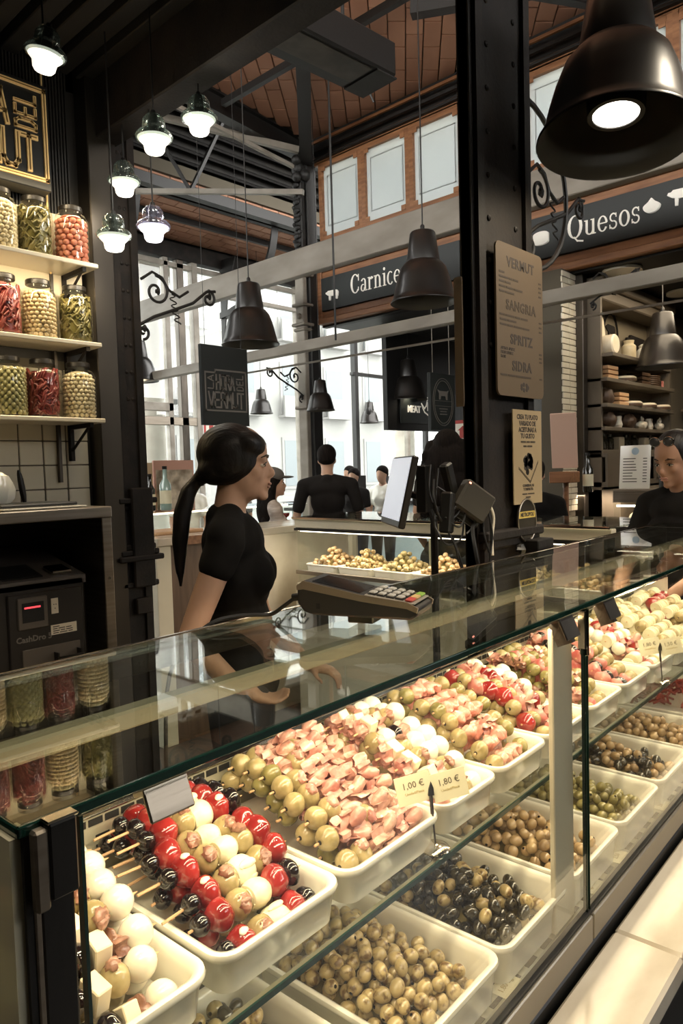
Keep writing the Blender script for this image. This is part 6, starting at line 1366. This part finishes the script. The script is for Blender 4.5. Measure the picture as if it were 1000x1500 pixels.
# woman with cap
K['plaid']=mat('pale_striped_shirt',(.62,.55,.48),.8,c2=(.30,.24,.2),scale=7,stretch=(1,1,4))
ct,cM,cs,chz=person('woman in a pale striped shirt and grey cap holding a glass',(3.80,4.28,0),R(-35),1.58,'skin','plaid','jeans',lambda m,s,hz:hair_long(m,s,hz,.34,.8),(((.10,.20,1.10),(.30,.06,1.18),(.6,0,.8),1.0),((.10,-.20,1.10),(.30,-.06,1.14),(.6,.1,.8),1.0)),vox=.011,sleeves=.9)
cm=MB().ell((-.005*cs,0,chz+.07*cs),(.108*cs,.092*cs,.075*cs),20,12).ell((.11*cs,0,chz+.055*cs),(.075*cs,.07*cs,.012*cs),16,8)
for i in range(len(cm.v)): cm.v[i]=cM@cm.v[i]
inst('cap',cm.mesh('cap',mat('grey_cap',(.10,.09,.08),.8),60),ct,) ['label']='grey peaked cap'
t=root('wine_glass','small stemmed glass of red wine held by the woman in the cap','glass',(3.855,4.20,1.14)); part('bowl',MB().lathe([(.004,.05),(.03,.07),(.034,.10),(.028,.14)],18,cap=False,M=T_(3.855,4.20,1.14)),'jar_glass',t); part('wine',MB().lathe([(.003,.052),(.028,.072),(.031,.095)],18,M=T_(3.855,4.20,1.14)),'pepper',t); part('stem',MB().lathe([(.03,0),(.028,.003),(.004,.006),(.003,.05)],16,M=T_(3.855,4.20,1.14)),'chrome',t)
# curly haired woman behind the device box
person('woman with long wavy dark hair seen from behind, left of the big column',(4.06,2.80,.0),R(20),1.80,'skin','tee2','jeans',lambda m,s,hz:hair_long(m,s,hz,.40,1.35),(((.0,.22,1.10),(.14,.20,.95),(1,0,0),.4),((.0,-.22,1.10),(.14,-.2,.95),(1,0,0),.4)),vox=.011,sleeves=.4,face_=False)
# dark clad person right of the column
person('person in a black top mostly hidden, just right of the big column',(4.45,2.38,0),R(25),1.60,'skin','tee','jeans',hair_short,(((.0,.22,1.10),(.14,.20,.95),(1,0,0),.4),((.0,-.22,1.10),(.14,-.2,.95),(1,0,0),.4)),vox=.012,sleeves=.95,face_=False)
# woman at right edge, looking down
rw,rM,rs_,rhz=person('young woman with dark hair and sunglasses on her head, looking down at the right edge',(3.375,1.10,0),R(165),1.68,'skin2','tee','jeans',lambda m,s,hz:(m.ell((-.020*s,0,hz+.042*s),(.100*s,.086*s,.094*s),22,14),m.ell((-.03*s,.05*s,hz-.02*s),(.06*s,.045*s,.07*s)),m.ell((-.03*s,-.05*s,hz-.02*s),(.06*s,.045*s,.07*s)),m.caps((-.05*s,.07*s,hz-.05*s),.045*s,(-.02*s,.10*s,hz-.30*s),.04*s),m.caps((-.05*s,-.07*s,hz-.05*s),.045*s,(-.02*s,-.10*s,hz-.30*s),.04*s)),(((.10,.2,1.10),(.28,.12,1.0),(1,-.3,0),.4),((.10,-.2,1.10),(.28,-.12,1.0),(1,.3,0),.4)),vox=.008,head_t=(R(16),R(0)),sleeves=.5)
sg=MB()
for y in (.034,-.034): sg.tube([rM@Vector(((.070+.0)*rs_,(y+.026*math.cos(2*PI*i/20))*rs_,rhz+(.105+.020*math.sin(2*PI*i/20))*rs_)) for i in range(20)],.0028,6,closed=True)
sg.tube([rM@Vector(v) for v in ((.072*rs_,-.008,rhz+.107*rs_),(.072*rs_,.008,rhz+.107*rs_))],.0025,6)
so=one('sunglasses',sg,'chrome','round wire sunglasses pushed up on the right woman\'s hair','sunglasses'); so.matrix_world=Matrix.Translation((3.375,1.10,0))@Matrix.Rotation(R(165),4,'Z')
ln=MB()
for y in (.034,-.034): ln.ell(rM@Vector((.070*rs_,y*rs_,rhz+.105*rs_)),(.004,.024,.018),14,8)
sub('lens',ln,mat('dark_lens',(.05,.05,.05),.05),so)
# distant customers by the glass
for (x,y,rz,hgt,sk,shirt,lab) in ((6.72,6.05,R(200),1.58,'skin','tee2','distant customer with dark hair just right of the standing man'),(7.9,7.2,R(180),1.62,'skin','plaid','distant customer in a pale shirt near the menu holder'),(7.15,5.95,R(190),1.60,'skin','melamine','distant customer with tied hair beside the grey menu holder'),(4.62,6.58,R(240),1.60,'skin','melamine','person in a white cap half hidden behind the woman in black'),(5.6,7.0,R(220),1.55,'skin','bld','distant customer left of the standing man')):
    person(lab,(x,y,0),rz,hgt,sk,shirt,'jeans',hair_short,(((.0,.2,1.10),(.14,.16,.95),(1,0,0),.4),((.0,-.2,1.10),(.14,-.16,.95),(1,0,0),.4)),vox=.02,sleeves=.6,face_=False)

# ================================================================ the loose olives: the 300 that show largest singly, the rest as one
OLV.sort(key=lambda e:e[0]); allm=[]
for e in OLV:
    for m in e[2].materials:
        if m not in allm: allm.append(m)
rest=MB(); mi=[]
for k,(d,kk,me,mw,lab,grp) in enumerate(OLV):
    if k<300:
        o=bpy.data.objects.new('olive',me); COL.objects.link(o); o.matrix_world=mw; tag(o,lab,'olive',grp)
    else:
        n0=len(rest.v); rest.v+=[mw@v.co for v in me.vertices]
        for p in me.polygons: rest.f.append([i+n0 for i in p.vertices]); rest.m.append(allm.index(me.materials[p.material_index]))
o=one('olive_heap',rest,allm,'the remaining heaped olives in the farther trays of both display cases','olives',smooth=60); o['kind']='stuff'
